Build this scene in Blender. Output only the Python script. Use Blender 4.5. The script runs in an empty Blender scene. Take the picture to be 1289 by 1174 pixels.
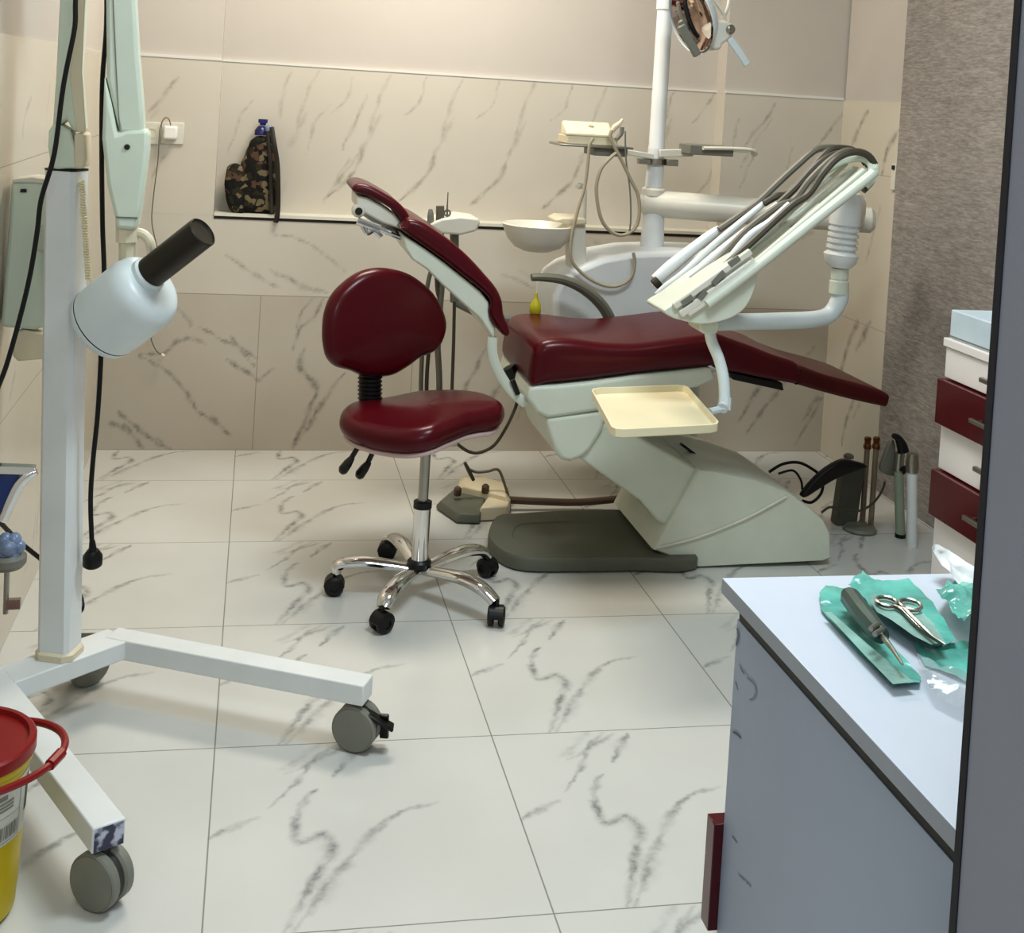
import bpy, math, random
from mathutils import Vector, Matrix, noise
random.seed(7)
V = Vector
PI = math.pi
COL = bpy.context.scene.collection

# ------------------------------------------------------------------ camera
F_PX, CY, PITCH, ROLL, YAW, CAM_H = 1555.15, 157.27, .0236, .0609, .2019, 1.4239
W_PX, H_PX = 1289, 1174
_fw = V((math.sin(YAW)*math.cos(PITCH), math.cos(YAW)*math.cos(PITCH), -math.sin(PITCH)))
_rt = V((math.cos(YAW), -math.sin(YAW), 0)); _up = _rt.cross(_fw)
CR = _rt*math.cos(ROLL) + _up*math.sin(ROLL)
CU = -_rt*math.sin(ROLL) + _up*math.cos(ROLL)
cam = bpy.data.cameras.new('camera'); camo = bpy.data.objects.new('camera', cam); COL.objects.link(camo)
m3 = Matrix((CR, CU, -_fw)).transposed()
camo.matrix_world = Matrix.Translation((0, 0, CAM_H)) @ m3.to_4x4()
cam.sensor_width = 36; cam.sensor_fit = 'HORIZONTAL'; cam.lens = F_PX/W_PX*36
cam.shift_y = (CY - H_PX/2)/W_PX
cam.clip_start = .02
bpy.context.scene.camera = camo

def at(px, py, X=None, Y=None, Z=None):
    """Surveyed point: where the sight line through a picture point meets a known plane of the room."""
    d = CR*((px-644.5)/F_PX) - CU*((py-CY)/F_PX) + _fw
    o = V((0, 0, CAM_H))
    t = (Z-CAM_H)/d.z if Z is not None else (Y/d.y if Y is not None else X/d.x)
    return o + d*t

# ------------------------------------------------------------------ materials
def lin(c):
    def f(u):
        u /= 255
        return u/12.92 if u <= .04045 else ((u+.055)/1.055)**2.4
    return (f(c[0]), f(c[1]), f(c[2]), 1)

class NT:
    def __init__(s, name):
        s.m = bpy.data.materials.new(name); s.m.use_nodes = True
        s.t = s.m.node_tree; s.n = s.t.nodes; s.l = s.t.links
        s.b = s.n['Principled BSDF']
    def node(s, kind, **kw):
        x = s.n.new(kind)
        for k, v in kw.items(): setattr(x, k, v)
        return x
    def math(s, op, a, b=None, c=None):
        x = s.node('ShaderNodeMath', operation=op)
        for i, v in enumerate((a, b, c)):
            if v is None: continue
            if isinstance(v, (int, float)): x.inputs[i].default_value = v
            else: s.l.new(v, x.inputs[i])
        return x.outputs[0]
    def mix(s, f, a, b):
        x = s.node('ShaderNodeMix', data_type='RGBA')
        for i, v in ((0, f), (6, a), (7, b)):
            if isinstance(v, (int, float, tuple)): x.inputs[i].default_value = v
            else: s.l.new(v, x.inputs[i])
        return x.outputs[2]
    def coords(s):
        return s.node('ShaderNodeTexCoord').outputs['Object']
    def noise(s, scale, detail=3, vec=None, stretch=None, rough=.5, dist=0):
        v = vec or s.coords()
        if stretch:
            mp = s.node('ShaderNodeMapping'); mp.inputs['Scale'].default_value = stretch
            s.l.new(v, mp.inputs['Vector']); v = mp.outputs[0]
        x = s.node('ShaderNodeTexNoise'); x.inputs['Scale'].default_value = scale
        x.inputs['Detail'].default_value = detail; x.inputs['Roughness'].default_value = rough
        x.inputs['Distortion'].default_value = dist
        s.l.new(v, x.inputs['Vector']); return x.outputs['Fac']
    def ramp(s, f, stops):
        x = s.node('ShaderNodeValToRGB'); e = x.color_ramp.elements
        while len(e) < len(stops): e.new(.5)
        for i, (p, c) in enumerate(stops): e[i].position = p; e[i].color = c
        s.l.new(f, x.inputs[0]); return x.outputs[0]
    def bump(s, f, strength, dist=.01):
        x = s.node('ShaderNodeBump'); x.inputs['Strength'].default_value = strength
        x.inputs['Distance'].default_value = dist; s.l.new(f, x.inputs['Height'])
        s.l.new(x.outputs[0], s.b.inputs['Normal'])
    def col(s, v):
        if isinstance(v, tuple): s.b.inputs['Base Color'].default_value = v
        else: s.l.new(v, s.b.inputs['Base Color'])
    def set(s, **kw):
        for k, v in kw.items():
            i = s.b.inputs[k]
            if isinstance(v, (int, float, tuple)): i.default_value = v
            else: s.l.new(v, i)

def mat(name, c, rough=.5, metal=0, var=.06, scale=9, bump=0, bscale=200, coat=0, spec=.5):
    n = NT(name); c = lin(c)
    d = tuple(x*(1-var*2) for x in c[:3]) + (1,)
    n.col(n.ramp(n.noise(scale, 4), [(.3, d), (.65, c)]))
    n.set(Roughness=rough, Metallic=metal)
    n.b.inputs['Specular IOR Level'].default_value = spec
    if coat: n.set(**{'Coat Weight': coat, 'Coat Roughness': .12})
    if bump: n.bump(n.noise(bscale, 3), bump, .002)
    return n.m

def tile_mat(name, base, base2, vein, px, py, ox, oy, axes, rough, grout=(150, 146, 138), gw=.0014, coat=0):
    """Glazed tile: joints on a px by py grid, cloudy glaze, veins where the mesh carries them."""
    n = NT(name); co = n.coords()
    sp = n.node('ShaderNodeSeparateXYZ'); n.l.new(co, sp.inputs[0])
    g = None
    for ax, p, o in ((axes[0], px, ox), (axes[1], py, oy)):
        if not p: continue
        d = n.math('PINGPONG', n.math('SUBTRACT', sp.outputs[ax], o), p/2)
        k = n.math('LESS_THAN', d, gw)
        g = k if g is None else n.math('MAXIMUM', g, k)
    cl = n.mix(n.ramp(n.noise(1.7, 4), [(.35, (0, 0, 0, 1)), (.7, (1, 1, 1, 1))]), lin(base), lin(base2))
    at_ = n.node('ShaderNodeAttribute', attribute_name='vein')
    br = n.ramp(n.noise(34, 6, rough=.7), [(.3, (.25,)*3+(1,)), (.6, (1, 1, 1, 1))])
    f = n.math('MULTIPLY', at_.outputs['Fac'], br)
    c = n.mix(f, cl, lin(vein))
    if g is not None: c = n.mix(n.math('MULTIPLY', g, .8), c, lin(grout))
    n.col(c); n.set(Roughness=rough)
    n.b.inputs['Specular IOR Level'].default_value = .45
    return n.m

# ------------------------------------------------------------------ mesh builder
def catmull(pts, m=4, closed=False):
    pts = [V(p) for p in pts]; n = len(pts); out = []
    if n < 3: return pts
    rng = range(n if closed else n-1)
    for i in rng:
        if closed: p0, p1, p2, p3 = pts[(i-1) % n], pts[i], pts[(i+1) % n], pts[(i+2) % n]
        else: p0, p1, p2, p3 = pts[max(i-1, 0)], pts[i], pts[i+1], pts[min(i+2, n-1)]
        for k in range(m):
            t = k/m
            out.append(.5*((2*p1) + (p2-p0)*t + (2*p0-5*p1+4*p2-p3)*t*t + (3*p1-p0-3*p2+p3)*t**3))
    if not closed: out.append(pts[-1])
    return out

class MB:
    def __init__(s): s.v, s.f, s.mi, s.fm, s.w = [], [], 0, [], {}
    def add(s, vs, fs):
        b = len(s.v); s.v += [V(p) for p in vs]
        s.f += [tuple(b+i for i in f) for f in fs]; s.fm += [s.mi]*len(fs); return b
    def box(s, lo, hi, M=None):
        x0, y0, z0 = lo; x1, y1, z1 = hi
        vs = [V(p) for p in ((x0,y0,z0),(x1,y0,z0),(x1,y1,z0),(x0,y1,z0),(x0,y0,z1),(x1,y0,z1),(x1,y1,z1),(x0,y1,z1))]
        if M: vs = [M @ p for p in vs]
        s.add(vs, [(0,3,2,1),(4,5,6,7),(0,1,5,4),(1,2,6,5),(2,3,7,6),(3,0,4,7)]); return s
    def prism(s, pts, off):
        pts = [V(p) for p in pts]; n = len(pts); off = V(off)
        s.add(pts + [p+off for p in pts], [tuple(range(n))[::-1], tuple(range(n, 2*n))] + [(i, (i+1) % n, n+(i+1) % n, n+i) for i in range(n)]); return s
    def rings(s, rings, cap0=True, cap1=True, closed=True):
        k = len(rings[0]); vs = [p for r in rings for p in r]; fs = []
        for a in range(len(rings)-1):
            for i in range(k if closed else k-1):
                j = (i+1) % k; fs.append((a*k+i, a*k+j, (a+1)*k+j, (a+1)*k+i))
        if cap0: fs.append(tuple(range(k))[::-1])
        if cap1: fs.append(tuple((len(rings)-1)*k+i for i in range(k)))
        s.add(vs, fs); return s
    def tube(s, pts, r, k=10, m=5, smooth=True, flat=None, ref=None):
        """Round (or flattened) bar along a path; r may be a list, one radius per given point."""
        P = catmull(pts, m) if smooth and len(pts) > 2 else [V(p) for p in pts]
        n = len(P)
        if isinstance(r, (list, tuple)):
            q = len(r)-1; R = []
            for i in range(n):
                t = i/(n-1)*q; a = min(int(t), q-1) if q else 0; R.append(r[a]+(r[min(a+1, q)]-r[a])*(t-a))
        else: R = [r]*n
        T = [(P[min(i+1, n-1)]-P[max(i-1, 0)]).normalized() for i in range(n)]
        u = V(ref) if ref else (V((0, 0, 1)) if abs(T[0].z) < .9 else V((0, 1, 0)))
        rg = []
        for i in range(n):
            u = (u - T[i]*u.dot(T[i])).normalized(); w = T[i].cross(u)
            fu, fw = (1, 1) if not flat else flat
            rg.append([P[i] + u*(math.cos(2*PI*j/k)*R[i]*fu) + w*(math.sin(2*PI*j/k)*R[i]*fw) for j in range(k)])
        return s.rings(rg)
    def bar(s, pts, w, h, up=(0, 0, 1)):
        """Rectangular bar along a polyline."""
        P = [V(p) for p in pts]; n = len(P); up = V(up); rg = []
        for i in range(n):
            t = (P[min(i+1, n-1)]-P[max(i-1, 0)]).normalized(); a = t.cross(up).normalized(); b = a.cross(t)
            rg.append([P[i]+a*w/2+b*h/2, P[i]-a*w/2+b*h/2, P[i]-a*w/2-b*h/2, P[i]+a*w/2-b*h/2])
        return s.rings(rg)
    def lathe(s, O, ax, prof, k=28):
        """prof: (radius, height) pairs turned about the axis ax through O."""
        ax = V(ax).normalized(); u = ax.orthogonal().normalized(); w = ax.cross(u); O = V(O)
        ann = prof[0][0] > .001 and prof[-1][0] > .001
        if ann: prof = list(prof)+[prof[0]]
        return s.rings([[O+ax*h+(u*math.cos(2*PI*j/k)+w*math.sin(2*PI*j/k))*max(r, 1e-4) for j in range(k)] for r, h in prof], prof[0][0] < .001 and not ann, prof[-1][0] < .001 and not ann)
    def ball(s, O, r, k=14, sc=(1, 1, 1)):
        O = V(O); h = k//2
        return s.rings([[O+V((math.cos(2*PI*j/k)*math.sin(PI*i/h)*r*sc[0], math.sin(2*PI*j/k)*math.sin(PI*i/h)*r*sc[1], -math.cos(PI*i/h)*r*sc[2]) if 0 < i < h else (0, 0, 0)) if 0 < i < h else O+V((math.cos(2*PI*j/k)*1e-4, math.sin(2*PI*j/k)*1e-4, (-r if i == 0 else r)*sc[2])) for j in range(k)] for i in range(h+1)])
    def pad(s, pts, O, u, v, n, t, r, dome=(0, 0), m=4, K=5):
        """Upholstered slab: outline pts in the (u, v) plane through O, thickness t along n, edges rounded by r, faces domed."""
        O, u, v, n = V(O), V(u), V(v), V(n)
        P = catmull([V((p[0], p[1], 0)) for p in pts], m, True); k = len(P)
        ar = sum(P[i].x*P[(i+1) % k].y-P[(i+1) % k].x*P[i].y for i in range(k))
        if ar < 0: P.reverse()
        N = []
        for i in range(k):
            d = P[(i+1) % k]-P[i-1]; N.append(V((d.y, -d.x, 0)).normalized())
        c = sum(P, V((0, 0, 0)))/k
        lim = []
        for i in range(k):
            t0 = 9
            for j in range(k):
                d = P[i]-P[j]; h = d.dot(N[i])
                if j != i and h > 1e-6: t0 = min(t0, d.length_squared/(2*h))
            lim.append(t0*.88)
        for _ in range(3): lim = [min(lim[i], (lim[i-1]+lim[i]+lim[(i+1) % k])/3) for i in range(k)]
        def ring(ins, h, sc=1):
            return [O+u*q.x+v*q.y+n*h for q in [c+(P[i]-N[i]*ins*min(1, lim[i]/r)-c)*sc for i in range(k)]]
        rg = []
        for sc in ((.12, .35, .6, .82) if dome[1] else ()): rg.append(ring(r, -t/2-dome[1]*(1-sc**2.2), sc))
        for a in range(K+1):
            g = a/K*PI/2; rg.append(ring(r*(1-math.sin(g)), -t/2+r*(1-math.cos(g))))
        for a in range(K+1):
            g = PI/2-a/K*PI/2; rg.append(ring(r*(1-math.sin(g)), t/2-r*(1-math.cos(g))))
        for sc in ((.82, .6, .35, .12) if dome[0] else ()): rg.append(ring(r, t/2+dome[0]*(1-sc**2.2), sc))
        return s.rings(rg)
    def ribbon(s, pts, w, n, side_of, strength=1, m=5, jit=.25):
        """A painted vein lying on a surface with normal n (raised a hair): soft edges through the vein attribute."""
        s.nr = getattr(s, 'nr', 0)+1
        P = catmull(pts, m); n = V(n); k = len(P); b = len(s.v); vs = []
        P = [p+n*((s.nr % 23)*.00005) for p in P]
        for i, p in enumerate(P):
            t = (P[min(i+1, k-1)]-P[max(i-1, 0)]).normalized(); a = t.cross(n).normalized()
            ww = w*(.35+.65*math.sin(PI*(i+.5)/k)**.6)*(1+jit*3*noise.noise(p*17+V((3, 1, 5))))
            ww = max(ww, w*.15)
            c = p+a*w*jit*1.3*noise.noise(p*40)
            vs += [c-a*ww, c, c+a*ww]; s.w[b+3*i+1] = strength*(.55+.9*abs(noise.noise(p*9)))
        s.add(vs, [f for i in range(k-1) for f in ((3*i, 3*i+1, 3*i+4, 3*i+3), (3*i+1, 3*i+2, 3*i+5, 3*i+4))])
    def build(s, name, mats, parent=None, angle=35, bevel=0, segs=2, loc=None):
        me = bpy.data.meshes.new(name)
        org = V(parent['_o']) if parent is not None else V(loc or (0, 0, 0))
        me.from_pydata([p-org for p in s.v], [], s.f)
        if not isinstance(mats, (list, tuple)): mats = [mats]
        for x in mats: me.materials.append(x)
        me.polygons.foreach_set('material_index', s.fm)
        if s.w:
            a = me.attributes.new('vein', 'FLOAT', 'POINT')
            for i, x in s.w.items(): a.data[i].value = x
        import bmesh
        bm = bmesh.new(); bm.from_mesh(me)
        if not s.w: bmesh.ops.recalc_face_normals(bm, faces=bm.faces)
        bm.to_mesh(me); bm.free()
        me.polygons.foreach_set('use_smooth', [True]*len(me.polygons))
        me.set_sharp_from_angle(angle=math.radians(angle))
        o = bpy.data.objects.new(name, me); COL.objects.link(o)
        o['_o'] = tuple(org)
        if parent is not None: o.parent = parent
        else: o.location = org
        if bevel:
            b = o.modifiers.new('edge', 'BEVEL'); b.width = bevel; b.segments = segs; b.limit_method = 'ANGLE'; b.angle_limit = math.radians(40)
            b.harden_normals = False
        return o

def thing(name, label, cat, loc, group=None):
    o = bpy.data.objects.new(name, None); COL.objects.link(o); o.empty_display_size = .05
    o.location = loc; o['_o'] = tuple(loc); o['label'] = label; o['category'] = cat
    if group: o['group'] = group
    return o
def tag(o, label, cat, group=None):
    o['label'] = label; o['category'] = cat
    if group: o['group'] = group
    return o
def struct(o): o['kind'] = 'structure'; return o
def xz(pts, Y): return [at(a, b, Y=Y) for a, b in pts]
def slab(pts, Y0, Y1, m=0):
    p = xz(pts, Y0)
    if m: p = catmull(p, m, True)
    return MB().prism(p, (0, Y1-Y0, 0))
def cushion(pts, Y0, Y1, r, m=4):
    """Padded bar whose side profile is pts (on the plane Y0), running back to Y1."""
    p = [at(a, b, Y=Y0) for a, b in pts]
    b = MB(); b.pad([(q.x, q.z) for q in p], (0, (Y0+Y1)/2, 0), (1, 0, 0), (0, 0, 1), (0, 1, 0), Y1-Y0, r, m=m)
    return b

M = {}
M['burgundy'] = mat('burgundy_vinyl', (80, 4, 19), .3, var=.04, spec=.3, coat=.1, bump=.03, bscale=500)
M['mint'] = mat('mint_white_plastic', (214, 220, 206), .35, var=.03)
M['white'] = mat('white_plastic', (222, 220, 208), .32, var=.03)
M['enamel'] = mat('white_enamel_paint', (226, 230, 230), .35, var=.03)
M['xray'] = mat('pale_green_plastic', (214, 224, 208), .4, var=.03)
M['xhead'] = mat('xray_head_enamel', (216, 226, 228), .35, var=.02)
M['cream'] = mat('cream_plastic', (236, 228, 196), .35, var=.02)
M['ivory'] = mat('ivory_plastic', (222, 212, 186), .4, var=.03)
M['grey'] = mat('grey_rubber_plastic', (104, 106, 94), .5, var=.06, bump=.1)
M['midgrey'] = mat('mid_grey_plastic', (128, 128, 118), .45)
M['dark'] = mat('dark_brown_plastic', (40, 34, 24), .4, var=.1)
M['black'] = mat('black_plastic', (16, 15, 15), .4)
M['cable'] = mat('black_cable_rubber', (10, 10, 11), .45)
M['chrome'] = mat('chrome', (225, 225, 225), .1, 1, var=.02)
M['steel'] = mat('brushed_steel', (170, 168, 160), .3, 1)
M['hose'] = mat('grey_hose', (112, 108, 96), .45)
M['hosed'] = mat('dark_hose', (78, 72, 60), .45)
M['beigehose'] = mat('beige_hose', (176, 166, 144), .45)
M['brown'] = mat('brown_hose', (92, 74, 60), .5)
M['brass'] = mat('aged_brass', (128, 84, 52), .4, .7)
M['rubber'] = mat('caster_grey_rubber', (134, 134, 124), .5)
M['caster'] = mat('caster_dark', (62, 64, 60), .45)

# ------------------------------------------------------------------ setting
import numpy as np
def vein_field(U, Vv, polys, amp=.0022):
    """Vein strength over a grid: soft strokes along polylines, edges wandering a little."""
    A = np.zeros(U.shape)
    U2 = U+amp*(np.sin(Vv*47+U*23)+.7*np.sin(Vv*113-U*79+1)+.5*np.sin(Vv*211+U*167+2)); V2 = Vv+amp*(np.sin(U*43-Vv*31)+.7*np.sin(U*127+Vv*71+2)+.5*np.sin(U*239-Vv*181))
    for pts, w, sg in polys:
        P = catmull([V((p[0], p[1], 0)) for p in pts], 5); k = len(P)
        for i in range(k-1):
            a, c = P[i], P[i+1]; t0 = (i+.5)/(k-1)
            ww = w*(.4+.6*math.sin(PI*t0)**.7)*(1+.35*math.sin(a.x*90+a.y*70+i*.9)); ww = max(ww, w*.3)
            m = ww*1.6+amp*3
            ok = np.nonzero((U2 > min(a.x, c.x)-m) & (U2 < max(a.x, c.x)+m) & (V2 > min(a.y, c.y)-m) & (V2 < max(a.y, c.y)+m))
            if not len(ok[0]): continue
            x, y = U2[ok]-a.x, V2[ok]-a.y; dx, dy = c.x-a.x, c.y-a.y; L2 = dx*dx+dy*dy+1e-12
            t = np.clip((x*dx+y*dy)/L2, 0, 1); d = np.hypot(x-t*dx, y-t*dy)
            f = np.clip(1-d/(ww*1.25), 0, 1); f = f*f*(3-2*f)*sg*(.75+.35*math.sin(i*1.3+a.x*40))
            A[ok] = np.maximum(A[ok], f)
    return A
def vein_panel(b, O, u, v, us, vs, A):
    O, u, v = V(O), V(u), V(v); nu, nv = len(us), len(vs); i0 = len(b.v)
    b.v += [O+u*x+v*y for y in vs for x in us]
    fs = [(i0+j*nu+i, i0+j*nu+i+1, i0+(j+1)*nu+i+1, i0+(j+1)*nu+i) for j in range(nv-1) for i in range(nu-1)]
    b.f += fs; b.fm += [b.mi]*len(fs)
    for q in np.nonzero(A.ravel() > .004)[0]: b.w[i0+int(q)] = float(A.ravel()[q])
def wall_panel(b, O, u, v, u0, u1, v0, v1, polys, step=.008):
    us = np.linspace(u0, u1, max(2, int((u1-u0)/step))); vs = np.linspace(v0, v1, max(2, int((v1-v0)/step)))
    Ug, Vg = np.meshgrid(us, vs); vein_panel(b, O, u, v, us.tolist(), vs.tolist(), vein_field(Ug, Vg, polys))
YB, YR, XL, XR, ZT, ZL, ZC = 4.82, 4.92, -.545, 2.404, 1.49, .90, 2.8
TX, TY = -.0188, 3.2549          # a corner of the floor tile grid
M['floor'] = tile_mat('glossy_marble_floor_tile', (203, 203, 198), (212, 213, 209), (128, 130, 130), .6, .6, TX, TY, (0, 1), .2, (120, 118, 110), .0015)
M['walltile'] = tile_mat('marble_wall_tile', (190, 182, 169), (199, 192, 180), (118, 113, 104), .6, .6, .044, 0, (0, 2), .24, (150, 142, 126), .0016)
M['uppertile'] = tile_mat('pale_upper_wall_tile', (205, 199, 187), (212, 207, 196), (152, 145, 133), 0, 0, 0, 0, (0, 2), .24)
M['sidetile'] = tile_mat('marble_side_wall_tile', (211, 203, 188), (217, 210, 196), (128, 120, 106), 0, .6, 0, 0, (1, 2), .24, (170, 160, 140), .0014)
n = NT('wall_paint'); n.col(n.ramp(n.noise(1.3, 4), [(.3, lin((196, 190, 182))), (.7, lin((204, 198, 191)))])); n.set(Roughness=.75); n.bump(n.noise(120, 3), .06, .002); M['paint'] = n.m
n = NT('ceiling_paint'); n.col(n.ramp(n.noise(1.3, 4), [(.3, lin((222, 220, 214))), (.7, lin((228, 226, 220)))])); n.set(Roughness=.8); M['ceil'] = n.m
n = NT('taupe_wallpaper')
st = n.noise(75, 5, stretch=(1, .3, 2.0), rough=.7); big = n.noise(22, 5, stretch=(1, .25, 1.2), rough=.7)
f = n.math('ADD', n.math('MULTIPLY', st, .75), n.math('MULTIPLY', big, .25))
n.col(n.ramp(f, [(.34, lin((128, 123, 119))), (.5, lin((155, 149, 144))), (.66, lin((180, 175, 170)))])); n.set(Roughness=.7); n.bump(st, .35, .003); M['paper'] = n.m

# floor with the repeating vein pattern of its tiles
def tile_uv(px, py, i, j):
    p = at(px, py, Z=0); return ((p.x-TX)/.6-i, (TY-p.y)/.6-j)
vein_src = [  # drawn once on the tile right of the centre joint, then repeated
    ([(757,975),(747,1008),(764,1036),(790,1026),(805,1047),(799,1085),(788,1141)], .013, 1.0),
    ([(789,1028),(801,1060),(797,1100),(792,1138)], .012, .3),
    ([(905,989),(858,1008),(834,1045),(826,1068),(812,1100),(800,1140)], .012, .75),
    ([(835,1062),(818,1085),(808,1120)], .020, .45),
    ([(760,920),(739,945),(730,968),(712,995)], .008, .8),
    ([(792,922),(780,938),(771,958)], .011, .9),
    ([(772,923),(745,940),(715,956)], .009, .7),
    ([(738,921),(722,940),(708,952)], .014, .35),
    ([(703,1009),(672,1022),(650,1038),(634,1056)], .010, .8),
    ([(668,1066),(640,1092),(622,1112),(615,1140)], .010, .6),
    ([(640,1010),(632,1016),(627,1024)], .008, .5)]
fl = MB(); fl.box((XL-.1, -1.2, -.06), (XR+.1, YR, -.0012))
NS = 100
q = [([tile_uv(a, c, 1, 1) for a, c in pts], w/.6, sg) for pts, w, sg in vein_src]
q = [([(x*.6, y*.6) for x, y in pts], w*.6, sg) for pts, w, sg in q]
gx = (np.arange(NS)+.5)/NS*.6; Ug, Vg = np.meshgrid(gx, gx)
TILE = vein_field(Ug, Vg, q, .0028)
i0, i1, j0, j1 = int((XL-.02-TX)/.6*NS)-1, int((XR+.02-TX)/.6*NS)+1, int((TY-YB-.02)/.6*NS)-1, int((TY-.9)/.6*NS)
ii = np.arange(i0, i1); jj = np.arange(j0, j1)
FA = TILE[np.ix_(jj % NS, ii % NS)]
vein_panel(fl, (TX, TY, 0), (1, 0, 0), (0, -1, 0), ((ii+.5)/NS*.6).tolist(), ((jj+.5)/NS*.6).tolist(), FA)
fl.f = [tuple(reversed(f)) if k > 5 else f for k, f in enumerate(fl.f)]
struct(fl.build('floor', M['floor']))

PY, PR, PL, PXR = [], [], [], []
def veins(b, pts_px, w, s, Y=None, X=None, lift=0):
    q = [at(a, c, X=X, Y=Y) for a, c in pts_px]
    if Y is not None: (PY if Y == YB else PR).append(([(p.x, p.z) for p in q], w*.8, s))
    else: (PL if X == XL else PXR).append(([(p.y, p.z) for p in q], w*.8, s))

# back wall: lower tiled plinth, recessed upper tiles, paint above
b = MB()
XA, XB = -.15, 1.875
b.mi = 0; b.box((XL-.1, YB, 0), (XR+.1, YR+.1, ZL))
b.mi = 1; b.box((XL-.1, YB, ZL), (XA, YR+.1, ZT)); b.box((XB, YB, ZL), (XR+.1, YR+.1, ZT)); b.box((XA, YR, ZL), (XB, YR+.1, ZT))
b.mi = 2; b.box((XL-.1, YB+.008, ZT), (XA, YR+.1, ZC)); b.box((XB, YB+.008, ZT), (XR+.1, YR+.1, ZC)); b.box((XA, YR+.008, ZT), (XB, YR+.1, ZC))
b.mi = 0
for pts, w, s in [
    ([(218,383),(235,400),(240,410)], .012, .6), ([(248,410),(280,428),(300,438),(320,462)], .010, .8), ([(290,422),(300,436),(325,452)], .012, .9),
    ([(285,452),(305,464),(325,478)], .012, .9), ([(176,446),(205,444),(222,430),(240,426),(260,434)], .012, .7), ([(175,448),(205,463),(228,485),(240,505),(252,522)], .012, .8),
    ([(250,518),(270,530),(290,547)], .014, .8), ([(150,518),(175,540),(198,556),(215,566)], .016, .9), ([(138,532),(160,540),(178,562)], .018, .9),
    ([(382,440),(378,462),(392,478),(398,492),(390,515),(370,560)], .02, .9), ([(432,470),(410,500),(385,540),(368,562)], .016, .8), ([(408,376),(395,398),(378,414),(368,440)], .012, .7), ([(395,376),(380,392),(374,412)], .01, .6),
    ([(345,462),(333,472),(328,480)], .01, .5),
    ([(930,530),(950,495),(968,470)], .016, .8), ([(940,545),(965,510),(990,480)], .014, .7), ([(1010,530),(1025,505),(1035,500)], .014, .6), ([(985,455),(1012,450),(1025,436)], .012, .6), ([(1000,560),(1018,530),(1035,500)], .012, .6),
    ([(610,440),(596,470),(582,500),(575,560)], .014, .8), ([(480,560),(500,540),(520,520)], .014, .6), ([(640,470),(620,500),(600,545)], .016, .6), ([(690,430),(670,480),(650,530)], .014, .6)]:
    veins(b, pts, w, s, Y=YB)
for pts, w, s in [([(285,322),(300,330),(320,345),(352,362)], .012, .8), ([(340,340),(362,350),(385,362),(412,368)], .014, .8), ([(345,296),(375,300),(405,318),(435,342)], .008, .7),
    ([(632,345),(650,352),(672,362)], .012, .6), ([(655,342),(690,356)], .010, .5), ([(742,300),(765,312),(780,325)], .012, .5), ([(900,318),(930,300),(955,290)], .010, .5), ([(948,340),(965,325),(985,308)], .016, .8), ([(1005,300),(1022,292)], .012, .4)]:
    veins(b, pts, w, s, Y=YB)
b.mi = 1
for pts, w, s in [([(222,100),(205,122),(188,142)], .012, .7), ([(225,98),(212,112),(205,120)], .012, .5), ([(222,160),(212,190),(200,205),(192,222)], .008, .7), ([(200,138),(190,148)], .01, .5)]:
    veins(b, pts, w, s, Y=YB)
base = [([(492,92),(480,118),(471,142),(466,175)], .010, .55), ([(537,96),(531,120),(524,134),(508,146)], .007, .6), ([(552,182),(543,208),(532,226),(514,242),(500,255)], .014, .9), ([(570,150),(556,178),(546,192)], .016, .4), ([(583,98),(572,120),(562,150),(556,176)], .012, .5)]
for kx in range(-2, 3):
    for pts, w, s in base:
        q = [(a+kx*92-5*0, c+kx*3.1) for a, c in pts]
        if min(a for a, _ in q) < 345 or max(a for a, _ in q) > 905: continue
        veins(b, q, w, s, Y=YR)
for pts, w, s in [([(320,122),(305,142),(298,160),(290,185),(288,196)], .008, .6), ([(368,90),(358,110),(352,150)], .012, .5), ([(415,132),(401,146),(392,168),(386,196)], .009, .6), ([(462,120),(448,152),(435,178),(432,188)], .012, .7), ([(450,195),(432,220),(416,240),(408,256)], .012, .7), ([(440,200),(425,222)], .01, .4), ([(360,230),(355,242)], .008, .4),
    ([(850,112),(842,130),(838,150)], .012, .7), ([(902,112),(888,135),(872,155)], .009, .7), ([(900,205),(893,225),(876,243)], .012, .7), ([(845,150),(835,180),(820,215)], .012, .5)]:
    veins(b, pts, w, s, Y=YR)
for pts, w, s in [([(975,130),(968,145),(950,165),(936,185)], .010, .8), ([(930,150),(925,168),(922,190)], .008, .6), ([(972,148),(950,180),(930,215)], .008, .5), ([(952,190),(940,215),(930,240)], .008, .6), ([(1068,118),(1066,135),(1050,156),(1028,185)], .012, .8), ([(997,186),(994,200),(988,220)], .008, .5)]:
    veins(b, pts, w, s, Y=YB)
b.mi = 0; wall_panel(b, (0, YB-.001, 0), (1, 0, 0), (0, 0, 1), XL, XR, 0, .6014, PY)
b.mi = 1; wall_panel(b, (0, YB-.001, 0), (1, 0, 0), (0, 0, 1), XL, XR, .6014, ZL-.0005, PY); wall_panel(b, (0, YB-.001, 0), (1, 0, 0), (0, 0, 1), XL, XA, ZL, ZT, PY); wall_panel(b, (0, YB-.001, 0), (1, 0, 0), (0, 0, 1), XB, XR, ZL, ZT, PY)
wall_panel(b, (0, YR-.001, 0), (1, 0, 0), (0, 0, 1), XA, XB, ZL, ZT, PR)
struct(b.build('wall_back', [M['walltile'], M['uppertile'], M['paint']]))
b = MB(); b.box((XA+.002, YB-.006, ZL), (XB-.002, YR, ZL+.012)); struct(b.build('trim_1', M['white']))  # ledge cap; its white stands in for the highlight along the ledge top
b = MB(); b.box((XA+.002, YB-.003, ZL-.011), (XB-.002, YB+.01, ZL-.0005)); struct(b.build('ledge_gap_shade', M['dark']))  # dark strip painted in for the shade of the gap under the ledge
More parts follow.
